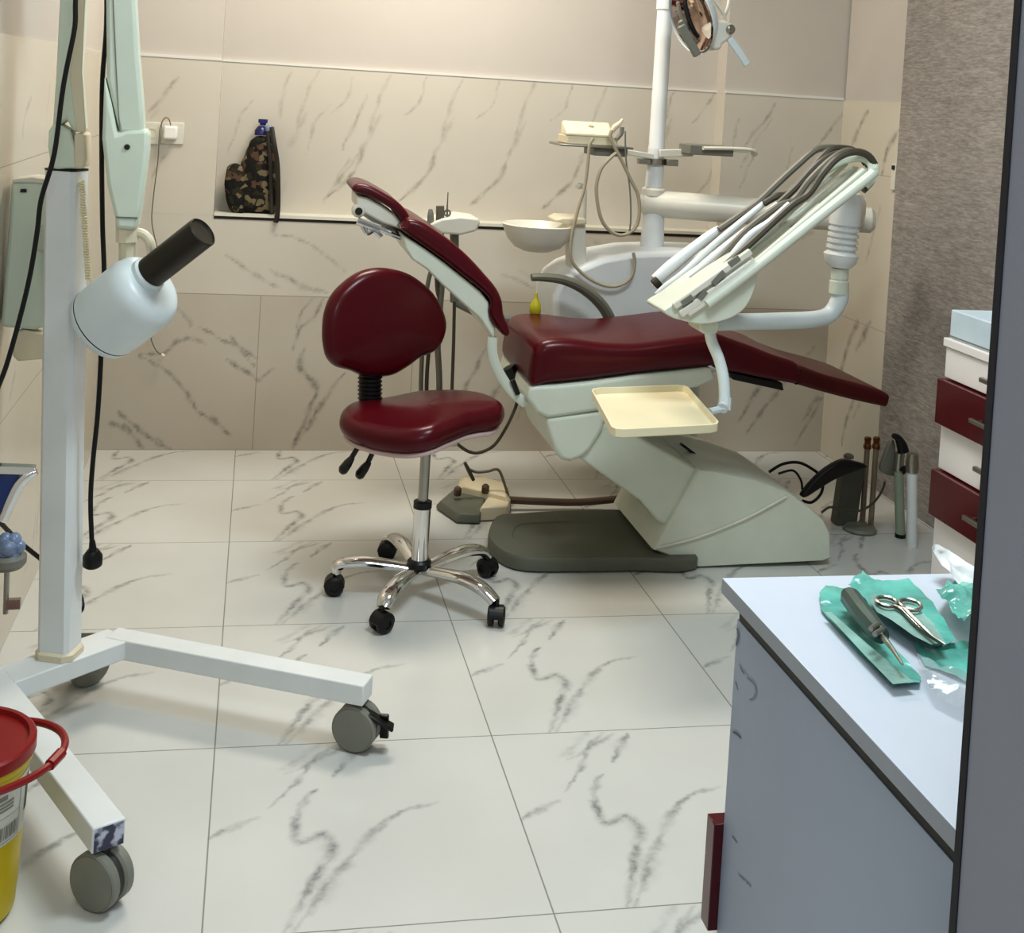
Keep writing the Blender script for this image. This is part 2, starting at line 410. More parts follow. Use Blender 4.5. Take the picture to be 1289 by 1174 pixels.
b = MB(); b.box((XL-.1, YB-.004, ZT-.001), (XA, YB+.008, ZT+.01)); b.box((XB, YB-.004, ZT-.001), (XR, YB+.008, ZT+.01)); b.box((XA, YR-.004, ZT-.001), (XB, YR+.008, ZT+.008)); struct(b.build('trim_3', M['ceil']))

b = MB(); b.mi = 0; b.box((XL-.1, .9, 0), (XL, YB, ZT)); b.mi = 1; b.box((XL-.1, .9, ZT), (XL-.006, YB, ZC))
b.mi = 0
for pts, w, s in [([(40,120),(30,150),(28,175)], .012, .5), ([(62,110),(58,150)], .012, .4), ([(55,600),(48,640),(45,680)], .012, .5), ([(108,420),(100,460),(98,500)], .012, .6), ([(18,470),(12,500)], .014, .6), ([(45,640),(40,690),(30,720)], .01, .5), ([(112,390),(108,440)], .01, .4)]:
    veins(b, pts, w, s, X=XL, lift=-.0005)
wall_panel(b, (XL+.001, 0, 0), (0, 1, 0), (0, 0, 1), .9, YB, 0, ZT, PL, .012)
struct(b.build('wall_left', [M['sidetile'], M['paint']]))
b = MB(); b.mi = 0; b.box((XR, 4.3, 0), (XR+.1, YB, ZT)); b.mi = 1; b.box((XR+.006, 4.3, ZT), (XR+.1, YB, ZC))
b.mi = 2; b.box((XR-.012, .6, 0), (XR+.1, 4.325, ZC))
b.mi = 0
for pts, w, s in [([(1093,140),(1082,160),(1072,185)], .02, .8), ([(1132,162),(1118,188),(1110,220)], .024, .8), ([(1080,405),(1070,428),(1062,455),(1058,470)], .03, .8), ([(1096,405),(1086,425),(1078,440)], .026, .7), ([(1075,505),(1065,530),(1060,560)], .024, .7), ([(1083,508),(1074,525)], .02, .6), ([(1108,260),(1098,300),(1090,330)], .02, .5)]:
    veins(b, pts, w, s, X=XR)
wall_panel(b, (XR-.001, 0, 0), (0, 1, 0), (0, 0, 1), 4.31, YB, 0, ZT, PXR)
struct(b.build('wall_right', [M['sidetile'], M['paint'], M['paper']]))
b = MB(); b.box((XL-.1, .6, ZC), (XR+.1, YR+.1, ZC+.1)); struct(b.build('ceiling', M['ceil']))
M['jamb'] = mat('grey_door_frame_metal', (152, 155, 164), .55, var=.05, scale=3)
M['jamb_strip'] = mat('dark_jamb_strip', (38, 38, 44), .6)  # thin dark strip along the far edge of the jamb
XJ = .5275
b = MB(); b.mi = 0; b.box((XJ, .62, 0), (XJ+.12, .80, 2.1)); b.mi = 1; b.box((XJ-.0012, .7935, 0), (XJ, .8015, 2.1))
struct(b.build('door_1', [M['jamb'], M['jamb_strip']]))
b = MB(); b.box((XJ+.12, .62, 0), (XR+.1, .80, ZC)); struct(b.build('wall_front', M['paint']))

# ------------------------------------------------------------------ dental chair
N0, N1 = 3.57, 4.03
ch = thing('dental_chair', 'reclined burgundy dental treatment chair on white lift arm with grey foot platform', 'dental chair', (1.35, 3.8, 0))
# seat
cushion([(669,486),(670,455),(676,438),(690,429),(720,428),(760,433),(800,434),(845,429),(885,424),(905,424),(908,445),(905,461),(850,467),(800,472),(740,480),(700,484)], N0, N1, .035).build('seat', M['burgundy'], ch, 50)
# leg rest and extending foot section
cushion([(896,422),(930,430),(975,447),(1006,459),(1006,482),(985,481),(930,470),(898,461)], N0+.01, N1-.01, .018).build('leg_rest', M['burgundy'], ch, 50)
M['footvinyl'] = mat('brownish_burgundy_vinyl', (76, 20, 22), .36, var=.05, spec=.3)
cushion([(1002,460),(1040,472),(1085,484),(1117,495),(1121,504),(1117,512),(1107,511),(1063,501),(1009,486),(1002,482)], N0+.03, N1-.03, .016).build('foot_section', M['footvinyl'], ch, 50)
slab([(918,468),(985,482),(987,492),(923,478)], N0+.04, N1-.04).build('leg_rest_tray', M['black'], ch, bevel=.003)
# backrest
cushion([(506,290),(508,283),(515,276),(530,279),(550,291),(572,307),(593,326),(612,347),(626,364),(633,380),(635,396),(641,411),(642,421),(636,424),(626,414),(618,402),(616,391),(618,379),(604,364),(585,349),(560,329),(535,311)], N0+.03, N1-.03, .02, 3).build('backrest', M['burgundy'], ch, 50)
slab([(508,297),(513,299),(535,313),(560,331),(585,351),(605,367),(616,381),(615,391),(618,403),(624,413),(622,428),(604,401),(581,381),(556,358),(537,339),(519,327),(510,312)], N0+.05, N1-.05).build('back_shell', M['mint'], ch, bevel=.012, segs=3)
# headrest
hd = cushion([(443,238),(446,233),(455,231),(467,234),(484,243),(501,254),(514,268),(517,278),(512,284),(507,280),(497,267),(481,256),(463,247),(448,243)], N0+.1, N1-.1, .018, 3).build('headrest', M['burgundy'], ch, 50)
slab([(449,246),(463,249),(481,259),(497,270),(508,283),(506,289),(482,281),(458,268),(449,262)], N0+.12, N1-.12).build('headrest_shell', M['white'], hd, bevel=.006)
b = MB(); b.prism(xz([(452,255),(462,258),(490,283),(512,296),(508,300),(482,289),(462,275),(448,266)], N0+.2), (0, .12, 0))
br = b.build('headrest_bracket', M['steel'], ch, bevel=.003)
b = MB(); b.tube([at(475,286,Y=3.7), at(492,294,Y=3.7), at(510,303,Y=3.7), at(516,318,Y=3.7)], .008); b.tube([at(486,291,Y=3.75), at(508,299,Y=3.75)], .01); b.tube([at(455,280,Y=3.66), at(462,293,Y=3.66), at(470,290,Y=3.66), at(480,298,Y=3.66)], .008); b.tube([at(450,278,Y=3.66), at(478,288,Y=3.66)], .012)
b.build('headrest_lever', M['chrome'], ch)
c0 = at(451, 265, Y=3.69); b = MB(); b.lathe(c0, (0, -1, 0), [(0, -.01), (.02, -.01), (.02, .012), (.014, .02), (0, .02)]); k = b.build('headrest_knob', M['white'], ch)
b = MB(); b.lathe(c0+V((0, -.02, 0)), (0, -1, 0), [(0, 0), (.011, 0), (.011, .004), (0, .004)]); b.build('knob_button', M['dark'], k)
# seat frame with rounded drive housing under it
slab([(668,486),(700,485),(740,481),(800,473),(850,468),(896,462),(902,478),(878,488),(820,498),(764,516),(690,527),(676,520),(664,503)], N0+.005, N1-.005).build('seat_frame', M['mint'], ch, bevel=.012, segs=3)
slab([(686,526),(726,521),(764,516),(760,540),(744,566),(732,577),(718,582),(706,579),(697,565)], N0+.01, N1-.06).build('drive_housing', M['mint'], ch, bevel=.014, segs=3)
b = MB(); b.tube([at(620,424,Y=N0+.06), at(620,445,Y=N0+.06), at(628,468,Y=N0+.06), at(644,492,Y=N0+.06), at(662,508,Y=N0+.06)], .011, flat=(.6, 1.4)); b.build('recline_bracket', M['mint'], ch); b = MB(); b.tube([at(620,424,Y=N1-.08), at(620,445,Y=N1-.08), at(628,468,Y=N1-.08), at(644,492,Y=N1-.08), at(664,506,Y=N1-.08)], .011, flat=(.6, 1.4)); b.build('recline_bracket', M['mint'], ch)
b = MB(); b.tube([at(645,478,Y=N0+.05), at(652,496,Y=N0+.05)], .008); b.build('recline_latch', M['black'], ch); b = MB(); b.tube([at(640,462,Y=3.8), at(660,500,Y=3.8)], .02); b.build('recline_piston', M['black'], ch)
# lift arm, base, platform
b = slab([(728,576),(762,532),(800,548),(850,575),(885,594),(838,662),(826,655),(805,630),(772,607)], N0+.03, N1-.03); b.build('lift_arm', M['mint'], ch, bevel=.01, segs=3)
b = MB(); b.bar([at(857,560,Y=N0+.2)+V((0,0,.004)), at(896,589,Y=N0+.2)+V((0,0,.004))], .016, .008, up=(0, 0, 1)); b.build('arm_slot', M['black'], ch)
p = [(879,590),(897,592),(947,603),(992,619),(1018,637),(1038,655),(1046,672),(1047,702),(1038,706.5),(877,714.5),(823,693)]
q = [(at(a, c, Y=N0+.01)) for a, c in p]
rg = []
for y, ins in ((0, .010), (.006, .003), (.02, 0), (.44, 0), (.455, .006), (.46, .012)):
    cc = sum(q, V())/len(q); rg.append([V((cc.x+(e.x-cc.x)*(1-ins*3), e.y+y, max(.004, cc.z+(e.z-cc.z)*(1-ins*3)))) for e in q])
bc = MB().rings(rg).build('base_cover', M['mint'], ch, 30)
b = MB(); b.tube([at(826,690,Y=N0+.006), at(880,676,Y=N0+.006), at(940,652,Y=N0+.006), at(990,625,Y=N0+.006)], .0035, k=6); b.build('crease', M['white'], bc)
b = MB(); b.bar([at(952,604,Y=N0+.1)+V((0,0,.004)), at(978,613,Y=N0+.1)+V((0,0,.004))], .02, .006); b.build('vent_slot', M['black'], bc)
pl = [(616,668),(624,650),(652,646),(726,642),(800,643),(838,648),(866,668),(876,698),(876,704),(832,700),(760,703),(667,702),(636,692),(620,680)]
def ground(pts, z, m=3): return catmull([at(a, c, Z=z) for a, c in pts], m, True)
g = [V((e.x, e.y, .006)) for e in ground([(615,668),(624,649),(652,645),(726,641),(800,642),(876,660),(877,700),(800,702),(720,703),(662,702),(634,694),(618,680)], .045)]
cc = sum(g, V())/len(g)
MB().rings([[e for e in g], [V((e.x, e.y, .034)) for e in g], [V((cc.x+(e.x-cc.x)*.985, cc.y+(e.y-cc.y)*.97, .045)) for e in g], [V((cc.x+(e.x-cc.x)*.72, cc.y+(e.y-cc.y)*.55, .045)) for e in g], [V((cc.x+(e.x-cc.x)*.70, cc.y+(e.y-cc.y)*.52, .041)) for e in g]]).build('foot_platform', M['grey'], ch, 30)
# far armrest
b = MB(); b.tube([at(669,349,Y=4.08), at(685,349,Y=4.08), at(708,352,Y=4.08), at(732,362,Y=4.08), at(754,380,Y=4.08), at(768,402,Y=4.08), at(774,430,Y=4.08), at(776,470,Y=4.06)], [.014, .017, .02, .022, .022, .02], flat=(.9, 1.3)); b.tube([at(775,455,Y=4.07), at(775,468,Y=3.99)], .018); b.build('armrest', M['grey'], ch)

# ------------------------------------------------------------------ dental unit
un = thing('dental_unit', 'white dental unit with spittoon, swing arm and console of hoses beside burgundy chair', 'dental unit', (1.3, 4.4, 0))
b = slab([(697,372),(706,352),(722,340),(760,325),(800,318),(850,316),(905,318),(912,335),(912,420),(905,470),(720,470),(700,440)], 4.2, 4.5)
b.build('water_cabinet', M['enamel'], un, bevel=.02, segs=3)
b = MB(); b.box((1.43, 4.26, .0), (1.63, 4.46, .55)); b.build('cabinet_pedestal', M['mint'], un, bevel=.01)
# spittoon
c0 = at(678, 284, Y=4.3)
b = MB(); b.lathe(c0+V((0, 0, -.09)), (0, 0, 1), [(0, 0), (.05, 0), (.084, .014), (.110, .042), (.127, .08), (.132, .094), (.126, .097), (.116, .088), (.09, .05), (.03, .03), (0, .028)], 36)
bw = b.build('spittoon_bowl', M['white'], un)
b = MB(); b.lathe(c0+V((0, 0, -.062)), (0, 0, 1), [(0, 0), (.018, 0), (.018, .006), (0, .006)]); b.build('drain', M['steel'], bw)
b = slab([(722,281),(738,281),(739,320),(742,345),(720,345),(719,320)], 4.24, 4.34); b.build('spittoon_column', M['white'], un, bevel=.01)
b = slab([(698,278),(708,273),(736,274),(740,278),(738,284),(716,284)], 4.22, 4.36); b.build('column_top', M['ivory'], un, bevel=.008)
b = MB(); b.tube([at(735,276,Y=4.29), at(736,250,Y=4.29), at(735,236,Y=4.29), at(729,233,Y=4.29), at(726,237,Y=4.29)], .008); b.ball(at(729,234,Y=4.29), .013); b.build('cup_filler_spout', M['white'], un)
# post and arms
pb = at(820, 318, Y=4.35)
b = MB(); b.lathe(V((pb.x, 4.35, pb.z-.02)), (0, 0, 1), [(.046, 0), (.046, .03), (.04, .06), (.038, .17), (.037, .20)]); b.build('lower_post', M['enamel'], un)
aL, aR = at(822, 256, Y=4.35), at(1078, 276, Y=4.1)
ax = (aR-aL).normalized()
b = MB(); b.lathe(aL-ax*.05, ax, [(0, 0), (.03, .003), (.046, .02), (.05, .05), (.05, .3), (.048, .6), (.046, (aR-aL).length+.05), (.046, (aR-aL).length+.10), (.03, (aR-aL).length+.115), (0, (aR-aL).length+.118)]); b.build('swing_arm', M['white'], un)
b = MB(); b.lathe(V((aL.x, 4.35, aL.z+.03)), (0, 0, 1), [(0, 0), (.045, 0), (.045, .022), (.038, .03), (0, .03)]); b.build('arm_pivot_cap', M['white'], un)
YD = 3.42
dtop, dbot = at(1066, 255, Y=YD), at(1059, 318, Y=YD)
b = MB(); b.tube([aR+V((-.02, -.02, 0)), (aR+dtop)/2+V((0.01, 0, .02)), dtop+V((0, .0, -.02))], .045, flat=(1, .8)); b.build('spring_link', M['white'], un)
dd = (dbot-dtop); L = dd.length; pr = [(0, -.03), (.035, -.028), (.044, 0)]
for i in range(5): z = L*.38+i*.018; pr += [(.046, z), (.046, z+.009), (.040, z+.010), (.040, z+.017)]
pr += [(.048, L*.38+.095), (.052, L+.005), (.046, L+.03), (.03, L+.045), (0, L+.046)]
b = MB(); b.lathe(dtop, dd, pr); b.build('bellows_column', M['enamel'], un)
b = MB(); c1 = at(1057, 346, Y=YD); b.lathe(c1+V((0, 0, .02)), (0, 0, -1), [(0, 0), (.026, 0), (.026, .03), (.024, .032), (.024, .036), (.029, .038), (.029, .075), (0, .075)]); b.build('swivel_collar', M['mint'], un)
b = MB(); b.tube([at(1058,360,Y=YD), at(1056,378,Y=YD), at(1044,396,Y=YD), at(1022,402,Y=YD-.02), at(980,404,Y=YD-.05), at(930,405,Y=3.34), at(885,407,Y=3.3)], [.026, .026, .025, .025, .025, .024, .022], m=8, k=16); b.build('elbow_tube', M['xhead'], un)
YC = 3.2
con = slab([(836,391),(856,378),(888,354),(920,332),(938,322),(950,326),(953,344),(950,364),(938,388),(916,402),(884,408),(858,403),(845,399)], YC, YC+.16, 3).build('console_body', M['mint'], un, bevel=.012, segs=3)
b = slab([(881,404),(906,404),(906,414),(902,420),(886,420),(881,416)], YC+.03, YC+.13); b.build('console_mount', M['mint'], con, bevel=.004)
for (a, c), (d, e), w in (((856,396),(948,330),.011), ((848,386),(945,316),.010), ((866,396),(944,344),.007)):
    b = MB(); b.bar([at(a, c, Y=YC-.004), at(d, e, Y=YC-.004)], w*2, .014, up=(0, 1, 0)); b.build('instrument_rest', M['white'], con, bevel=.004)
for (a, c), (d, e) in (((858,382),(871,373)), ((880,376),(888,366)), ((897,357),(911,342)), ((918,333),(930,324))):
    b = MB(); b.bar([at(a, c, Y=YC-.008), at(d, e, Y=YC-.008)], .016, .010, up=(0, 1, 0)); b.build('instrument_clip', M['midgrey'], con)
hp = [  # tip to tail of each instrument, its hose, depth
    ([(822,354),(826,352),(845,335),(870,315),(893,297),(906,288)], [.010, .019, .020, .018, .016, .012], [(905,289),(930,272),(954,255),(979,231),(1005,207),(1025,190),(1040,186),(1058,188),(1074,200)], 3.44, 'hose'),
    ([(825,370),(838,360),(862,342),(890,316),(918,292),(942,272),(963,255)], [.004, .009, .010, .011, .011, .010, .009], [(962,256),(978,247),(993,243),(1018,216),(1043,190),(1064,187),(1080,193),(1090,206)], 3.38, 'hosed'),
    ([(846,373),(862,357),(890,330),(928,298),(955,277),(979,257)], [.008, .014, .013, .010, .009, .009], [(870,352),(905,326),(943,287),(979,260),(1000,251),(1020,226),(1046,201),(1066,190),(1084,196),(1094,210)], 3.32, 'hose'),
    ([(856,386),(872,372),(900,350),(940,300),(970,278),(994,257)], [.010, .013, .013, .011, .010, .010], [(886,356),(920,328),(954,298),(995,260),(1018,244),(1038,216),(1056,198),(1076,191),(1093,196),(1102,211),(1097,228),(1086,240)], 3.26, 'hosed'),
    ([(862,392),(880,376),(905,354)], [.006, .009, .009], [(874,350),(900,325),(930,304),(965,270),(1000,238),(1028,208),(1050,194),(1068,194)], 3.35, 'hosed')]
for pts, r, hs, Y, hm in hp:
    b = MB(); b.tube([at(a, c, Y=Y) for a, c in pts], r, k=12); h_ = b.build('handpiece', M['enamel'], un)
    b = MB(); b.tube([at(a, c, Y=Y-.015) for a, c in hs], .0105, k=8, m=6); b.build('hose', M[hm], h_)
b = MB(); b.lathe(at(826, 356, Y=3.41), at(822, 359, Y=3.41)-at(830, 352, Y=3.41), [(0, -.01), (.016, -.01), (.016, .008), (0, .008)]); b.build('handpiece_collar', M['dark'], un)
for (a, c), (d, e), r, Y in (((930,322),(1056,213),.009,3.34), ((938,326),(1068,218),.010,3.3), ((946,334),(1080,221),.010,3.26), ((950,338),(1092,224),.015,3.19)):
    b = MB(); b.tube([at(a-60, c+45, Y=Y), at(a, c, Y=Y), at((a+d)/2, (c+e)/2, Y=Y), at(d, e, Y=Y), at(d+8, e-8, Y=Y)], r, k=12); b.build('whip_rod', M['mint'], un)
b = MB(); b.tube([at(1040,212,Y=3.33), at(1062,200,Y=3.3), at(1085,197,Y=3.27), at(1098,206,Y=3.25), at(1098,222,Y=3.24), at(1088,234,Y=3.24)], .020, flat=(.8, .6)); b.build('hose_guide', M['xray'], un)
# tray
b = MB(); b.tube([at(893,414,Y=3.27), at(896,430,Y=3.27), at(905,452,Y=3.26), at(911,478,Y=3.24), at(912,505,Y=3.22), at(909,514,Y=3.2)], .016, k=14); b.tube([at(913,500,Y=3.22), at(912,516,Y=3.21)], .018); b.tube([at(911,514,Y=3.215), at(893,518,Y=3.19)], .010); b.build('tray_arm', M['xhead'], un)
TZ = .60
tc = [at(a, c, Z=TZ) for a, c in ((743,488),(864,484),(908,534),(772,541))]
def rrect(P, r):
    out = []
    for i in range(4):
        p, a, d = P[i], P[i-1], P[(i+1) % 4]; u = (a-p).normalized(); w = (d-p).normalized(); out += [p+u*r, p+(u+w)*r*.3, p+w*r]
    return out
P0 = rrect(tc, .03); cc = sum(P0, V())/len(P0)
def sc(P, f, z): return [V((cc.x+(p.x-cc.x)*f, cc.y+(p.y-cc.y)*f, z)) for p in P]
MB().rings([sc(P0, .965, TZ-.024), sc(P0, 1, TZ-.020), sc(P0, 1.0, TZ), sc(P0, .97, TZ), sc(P0, .95, TZ-.016), sc(P0, .9, TZ-.018)]).build('instrument_tray', M['cream'], un, 30)

# ------------------------------------------------------------------ operating light on its tall post
ol = thing('operating_light', 'white operating light with mirrored reflector and paddle handles on a tall post', 'lamp', (aL.x, 4.35, aL.z+.03))
z0 = aL.z+.061
pt = at(838, 0, Y=4.35)
b = MB(); b.lathe((aL.x, 4.35, z0), (pt-V((aL.x, 4.35, z0))), [(.033, 0), (.031, .14), (.031, .145), (.029, .15), (.029, (pt-V((aL.x,4.35,z0))).length-.04), (.033, (pt-V((aL.x,4.35,z0))).length-.035), (.033, .95), (0, .95)]); b.build('post', M['enamel'], ol)
YL = 4.0
tp = V((aL.x, 4.35, z0))+(pt-V((aL.x, 4.35, z0))).normalized()*.94
lt = at(915, 20, Y=YL)
b = MB(); b.tube([tp, tp+V((.16, -.15, .16)), tp+V((.2, -.3, .05)), V((lt.x+.02, YL, lt.z+.22)), V((lt.x+.005, YL, lt.z+.06))], .018); b.build('spring_arm', M['white'], ol)
c0 = at(880, 20, Y=YL); ax = V((-.90, -.22, -.34))
rf = MB(); rf.lathe(c0-ax.normalized()*-.03, ax, [(.118, .0), (.112, .004), (.085, -.028), (.05, -.046), (0, -.052), ]); rf = rf.build('reflector', mat('lamp_mirror', (190, 170, 160), .08, 1, var=.2, scale=20), ol)
b = MB(); b.lathe(c0-ax.normalized()*-.03, ax, [(.126, .006), (.126, .0), (.118, -.012), (.09, -.042), (.05, -.062), (0, -.068)]); b.build('lamp_shell', M['xhead'], ol)
b = MB(); b.tube([at(868,-14,Y=YL-.12), at(862,0,Y=YL-.12), at(866,20,Y=YL-.12), at(872,36,Y=YL-.12), at(878,46,Y=YL-.1)], .008); b.build('guard_bar', M['black'], ol)
b = MB(); b.tube([at(853,2,Y=YL-.1), at(858,22,Y=YL-.1), at(868,36,Y=YL-.1), at(880,52,Y=YL-.08)], .010, flat=(1, .6)); b.tube([at(856,26,Y=YL-.1), at(866,36,Y=YL-.1)], .012); b.bar([at(857,32,Y=YL-.11), at(878,70,Y=YL-.11)], .026, .022, up=(0, 1, 0)); b.build('guard_handle', M['midgrey'], ol, bevel=.004)
b = slab([(893,34),(898,26),(914,25),(924,30),(925,40),(918,50),(910,56),(908,63),(897,63),(896,50)], YL-.05, YL+.04); b.build('tilt_joint', M['white'], ol, bevel=.01)
b = MB(); b.lathe(at(919,37,Y=YL-.05), (.3, -1, 0), [(0, 0), (.016, 0), (.016, .008), (.012, .012), (0, .012)]); b.build('tilt_knob', M['steel'], ol)
b = MB(); b.bar([at(918,48,Y=YL-.04), at(931,66,Y=YL-.04), at(941,82,Y=YL-.04)], .026, .012, up=(0, 1, 0)); b.build('paddle_handle', M['xhead'], ol, bevel=.004)
b = MB(); b.tube([at(895,-6,Y=YL-.04), at(911,18,Y=YL-.04), at(912,28,Y=YL-.03)], .006); b.tube([at(919,-6,Y=YL-.04), at(916,10,Y=YL-.04), at(911,22,Y=YL-.03)], .006); b.build('yoke', M['white'], ol)

# shelf clamped on the post, second small shelf, scaler
zs = at(824, 203, Y=4.35); xp = (zs.x)
sh = thing('accessory_shelf', 'thin steel shelf clamped to the lamp post, holding an ivory dental device', 'shelf', zs)
b = MB(); b.lathe(V((zs.x, 4.35, zs.z-.012)), (0, 0, 1), [(.036, 0), (.042, 0), (.042, .024), (.036, .024)]); b.box((zs.x+.03, 4.3, zs.z-.012), (zs.x+.075, 4.33, zs.z+.012)); b.box((zs.x-.075, 4.3, zs.z-.01), (zs.x-.03, 4.33, zs.z+.01)); b.build('clamp', M['steel'], sh, bevel=.002)
a0, a1 = at(700, 181, Y=4.25), at(790, 188, Y=4.25)
b = MB(); b.box((a0.x, 4.18, a0.z-.004), (a1.x, 4.36, a0.z+.004)); b.build('shelf_plate', M['steel'], sh, bevel=.002)
b = MB(); b.box((at(743,190,Y=4.25).x, 4.2, a0.z-.032), (at(785,190,Y=4.25).x, 4.34, a0.z-.004)); b.build('shelf_bracket', M['midgrey'], sh, bevel=.003)
b = MB(); b.bar([at(780,190,Y=4.3), at(822,197,Y=4.31)], .02, .02); b.build('shelf_arm', M['white'], sh, bevel=.003)
s2 = thing('side_shelf', 'narrow white rail shelf on the right of the lamp post', 'shelf', at(905, 195, Y=4.3))
a0, a1 = at(866, 188, Y=4.22), at(921, 190, Y=4.22)
b = MB(); b.bar([at(830,193,Y=4.3), at(872,192,Y=4.3)], .016, .028); b.build('shelf_arm', M['white'], s2, bevel=.003)
b = MB(); b.box((a0.x, 4.2, a1.z-.02), (a1.x, 4.32, a1.z+.016)); b.build('shelf_box', M['midgrey'], s2, bevel=.003)
b = MB(); b.tube([at(885,186.5,Y=4.19), at(920,187,Y=4.19), at(944,188.5,Y=4.19), at(950,192,Y=4.2), at(946,194,Y=4.21)], .010, flat=(.7, 1.3)); b.tube([at(885,187,Y=4.33), at(944,190,Y=4.33), at(950,193,Y=4.31)], .008); b.build('rail', M['white'], s2)
zz = at(700, 181, Y=4.25).z
us = thing('ultrasonic_scaler', 'ivory ultrasonic scaler box with looped grey hose on the thin steel shelf', 'dental device', V((at(745,180,Y=4.26).x, 4.27, zz+.004)))
Y0, Y1 = 4.2, 4.34
lo = [(714,178),(786,178),(788,163),(776,163),(760,169),(714,168)]
x0, x1 = at(714,175,Y=Y0).x, at(778,175,Y=Y0).x
b = MB(); b.box((x0, Y0, zz+.0045), (x1, Y1, zz+.034)); b.build('lower_housing', M['ivory'], us, bevel=.003)
q = [V((x0-.004, Y0-.004, zz+.034)), V((x1-.02, Y0-.004, zz+.034)), V((x1+.006, Y1, zz+.034)), V((x0+.01, Y1, zz+.034))]
b = MB(); b.rings([q, [V((p.x, p.y, zz+.042+.034*(p.y > 4.27))) for p in q], [V((p.x*.95+.05*q[0].x+.004, p.y*.94+.06*4.27, zz+.048+.036*(p.y > 4.27))) for p in q]]); b.build('sloped_cover', M['cream'], us, bevel=.004)
b = MB(); b.lathe((at(744,161,Y=4.27).x, 4.27, zz+.067), (0, -.27, 1), [(0, -.004), (.010, -.004), (.010, .004), (0, .004)]); b.build('dial', M['beigehose'], us)
b = MB(); b.tube([at(770,166,Y=4.2), at(774,160,Y=4.2), at(779,156,Y=4.2), at(784,150,Y=4.2)], [.008, .011, .009, .004]); h_ = b.build('scaler_handpiece', M['ivory'], us)
b = MB(); b.tube([at(a, c, Y=4.17) for a, c in ((770,164),(768,172),(773,184),(783,203),(795,228),(803,245),(805,265),(802,282),(795,291),(783,296),(770,292),(758,278),(752,255),(751,232),(757,212),(768,199),(776,192))], .0065, k=8); b.build('scaler_hose', M['beigehose'], h_)
b = MB(); b.tube([at(a, c, Y=4.17) for a, c in ((747,174),(742,183),(740,205),(736,235),(728,262),(720,295),(718,318),(722,332),(738,348),(760,359),(780,359),(795,348),(799,330),(797,318))], .006, k=8); b.build('supply_hose', M['beigehose'], us)
b = MB(); b.tube([at(787,165,Y=4.168), at(788,200,Y=4.168), at(793,240,Y=4.168), at(794,275,Y=4.168), at(792,293,Y=4.168)], .003, k=6); b.tube([at(776,175,Y=4.19), at(782,168,Y=4.19), at(783,160,Y=4.19)], .008); b.build('handpiece_holder', M['midgrey'], us)

# assistant instrument holder
ah = thing('instrument_holder', 'white assistant instrument holder behind the reclined backrest with suction hoses', 'instrument holder', V((at(570,290,Y=4.3).x, 4.3, at(570,300,Y=4.3).z)))
b = slab([(540,283),(556,275),(580,272),(603,275),(605,281),(600,291),(580,296),(556,294)], 4.2, 4.36); b.build('holder_body', M['white'], ah, bevel=.008, segs=3)
b = MB(); b.tube([at(572,293,Y=4.3), at(572,330,Y=4.3), at(572,380,Y=4.3)], .016); b.tube([at(572,380,Y=4.3), at(620,400,Y=4.3), at(684,402,Y=4.3)], .014); b.build('support_arm', M['midgrey'], ah)
b = MB(); b.tube([at(542,283,Y=4.22), at(542,270,Y=4.22), at(542,263,Y=4.22)], [.013, .011, .006]); b.build('suction_tip', M['midgrey'], ah)
b = MB(); b.tube([at(554,280,Y=4.22), at(554,268,Y=4.22), at(554,259,Y=4.22)], [.015, .015, .014]); b.build('suction_handle', M['hose'], ah)
b = MB(); b.tube([at(563,278,Y=4.22), at(563,262,Y=4.22), at(563.5,252,Y=4.22), at(564,242,Y=4.22)], [.004, .003, .002, .002]); b.lathe(at(563,268,Y=4.22), (0, -1, 0), [(.007, -.003), (.013, -.003), (.013, .003), (.007, .003)]); b.build('air_syringe', M['steel'], ah)
for pts, r in (([(543,290),(548,320),(540,350),(536,375),(534,400),(531,450),(530,500),(534,540)], .008), ([(555,292),(556,330),(556,360),(554,385),(551,430),(553,480),(552,530)], .011), ([(548,300),(550,360),(553,378),(547,395),(540,440),(537,490),(540,540)], .007), ([(572,380),(571,430),(569,490),(568,545),(580,562),(598,570),(620,562),(636,540),(648,515),(652,500)], .006)):
    b = MB(); b.tube([at(a, c, Y=4.27 if a < 640 else 4.15) for a, c in pts], r, k=8); b.build('suction_hose', M['hosed' if r < .0075 else 'hose'], ah)

# small squeeze bottle on the far edge of the seat
p0 = at(689, 428.5, Y=3.57); p0.x += .058; p0.z += .016
b = MB(); b.lathe((p0.x, 4.0, p0.z-.012), (0, 0, 1), [(0, 0), (.018, 0), (.02, .006), (.018, .03), (.008, .045), (.006, .055), (.004, .068), (0, .069)], 16)
tag(b.build('squeeze_bottle', mat('yellow_green_plastic', (186, 180, 40), .4), loc=(p0.x, 4.0, p0.z-.012)), 'small yellow-green squeeze bottle at the far edge of the burgundy seat', 'bottle')

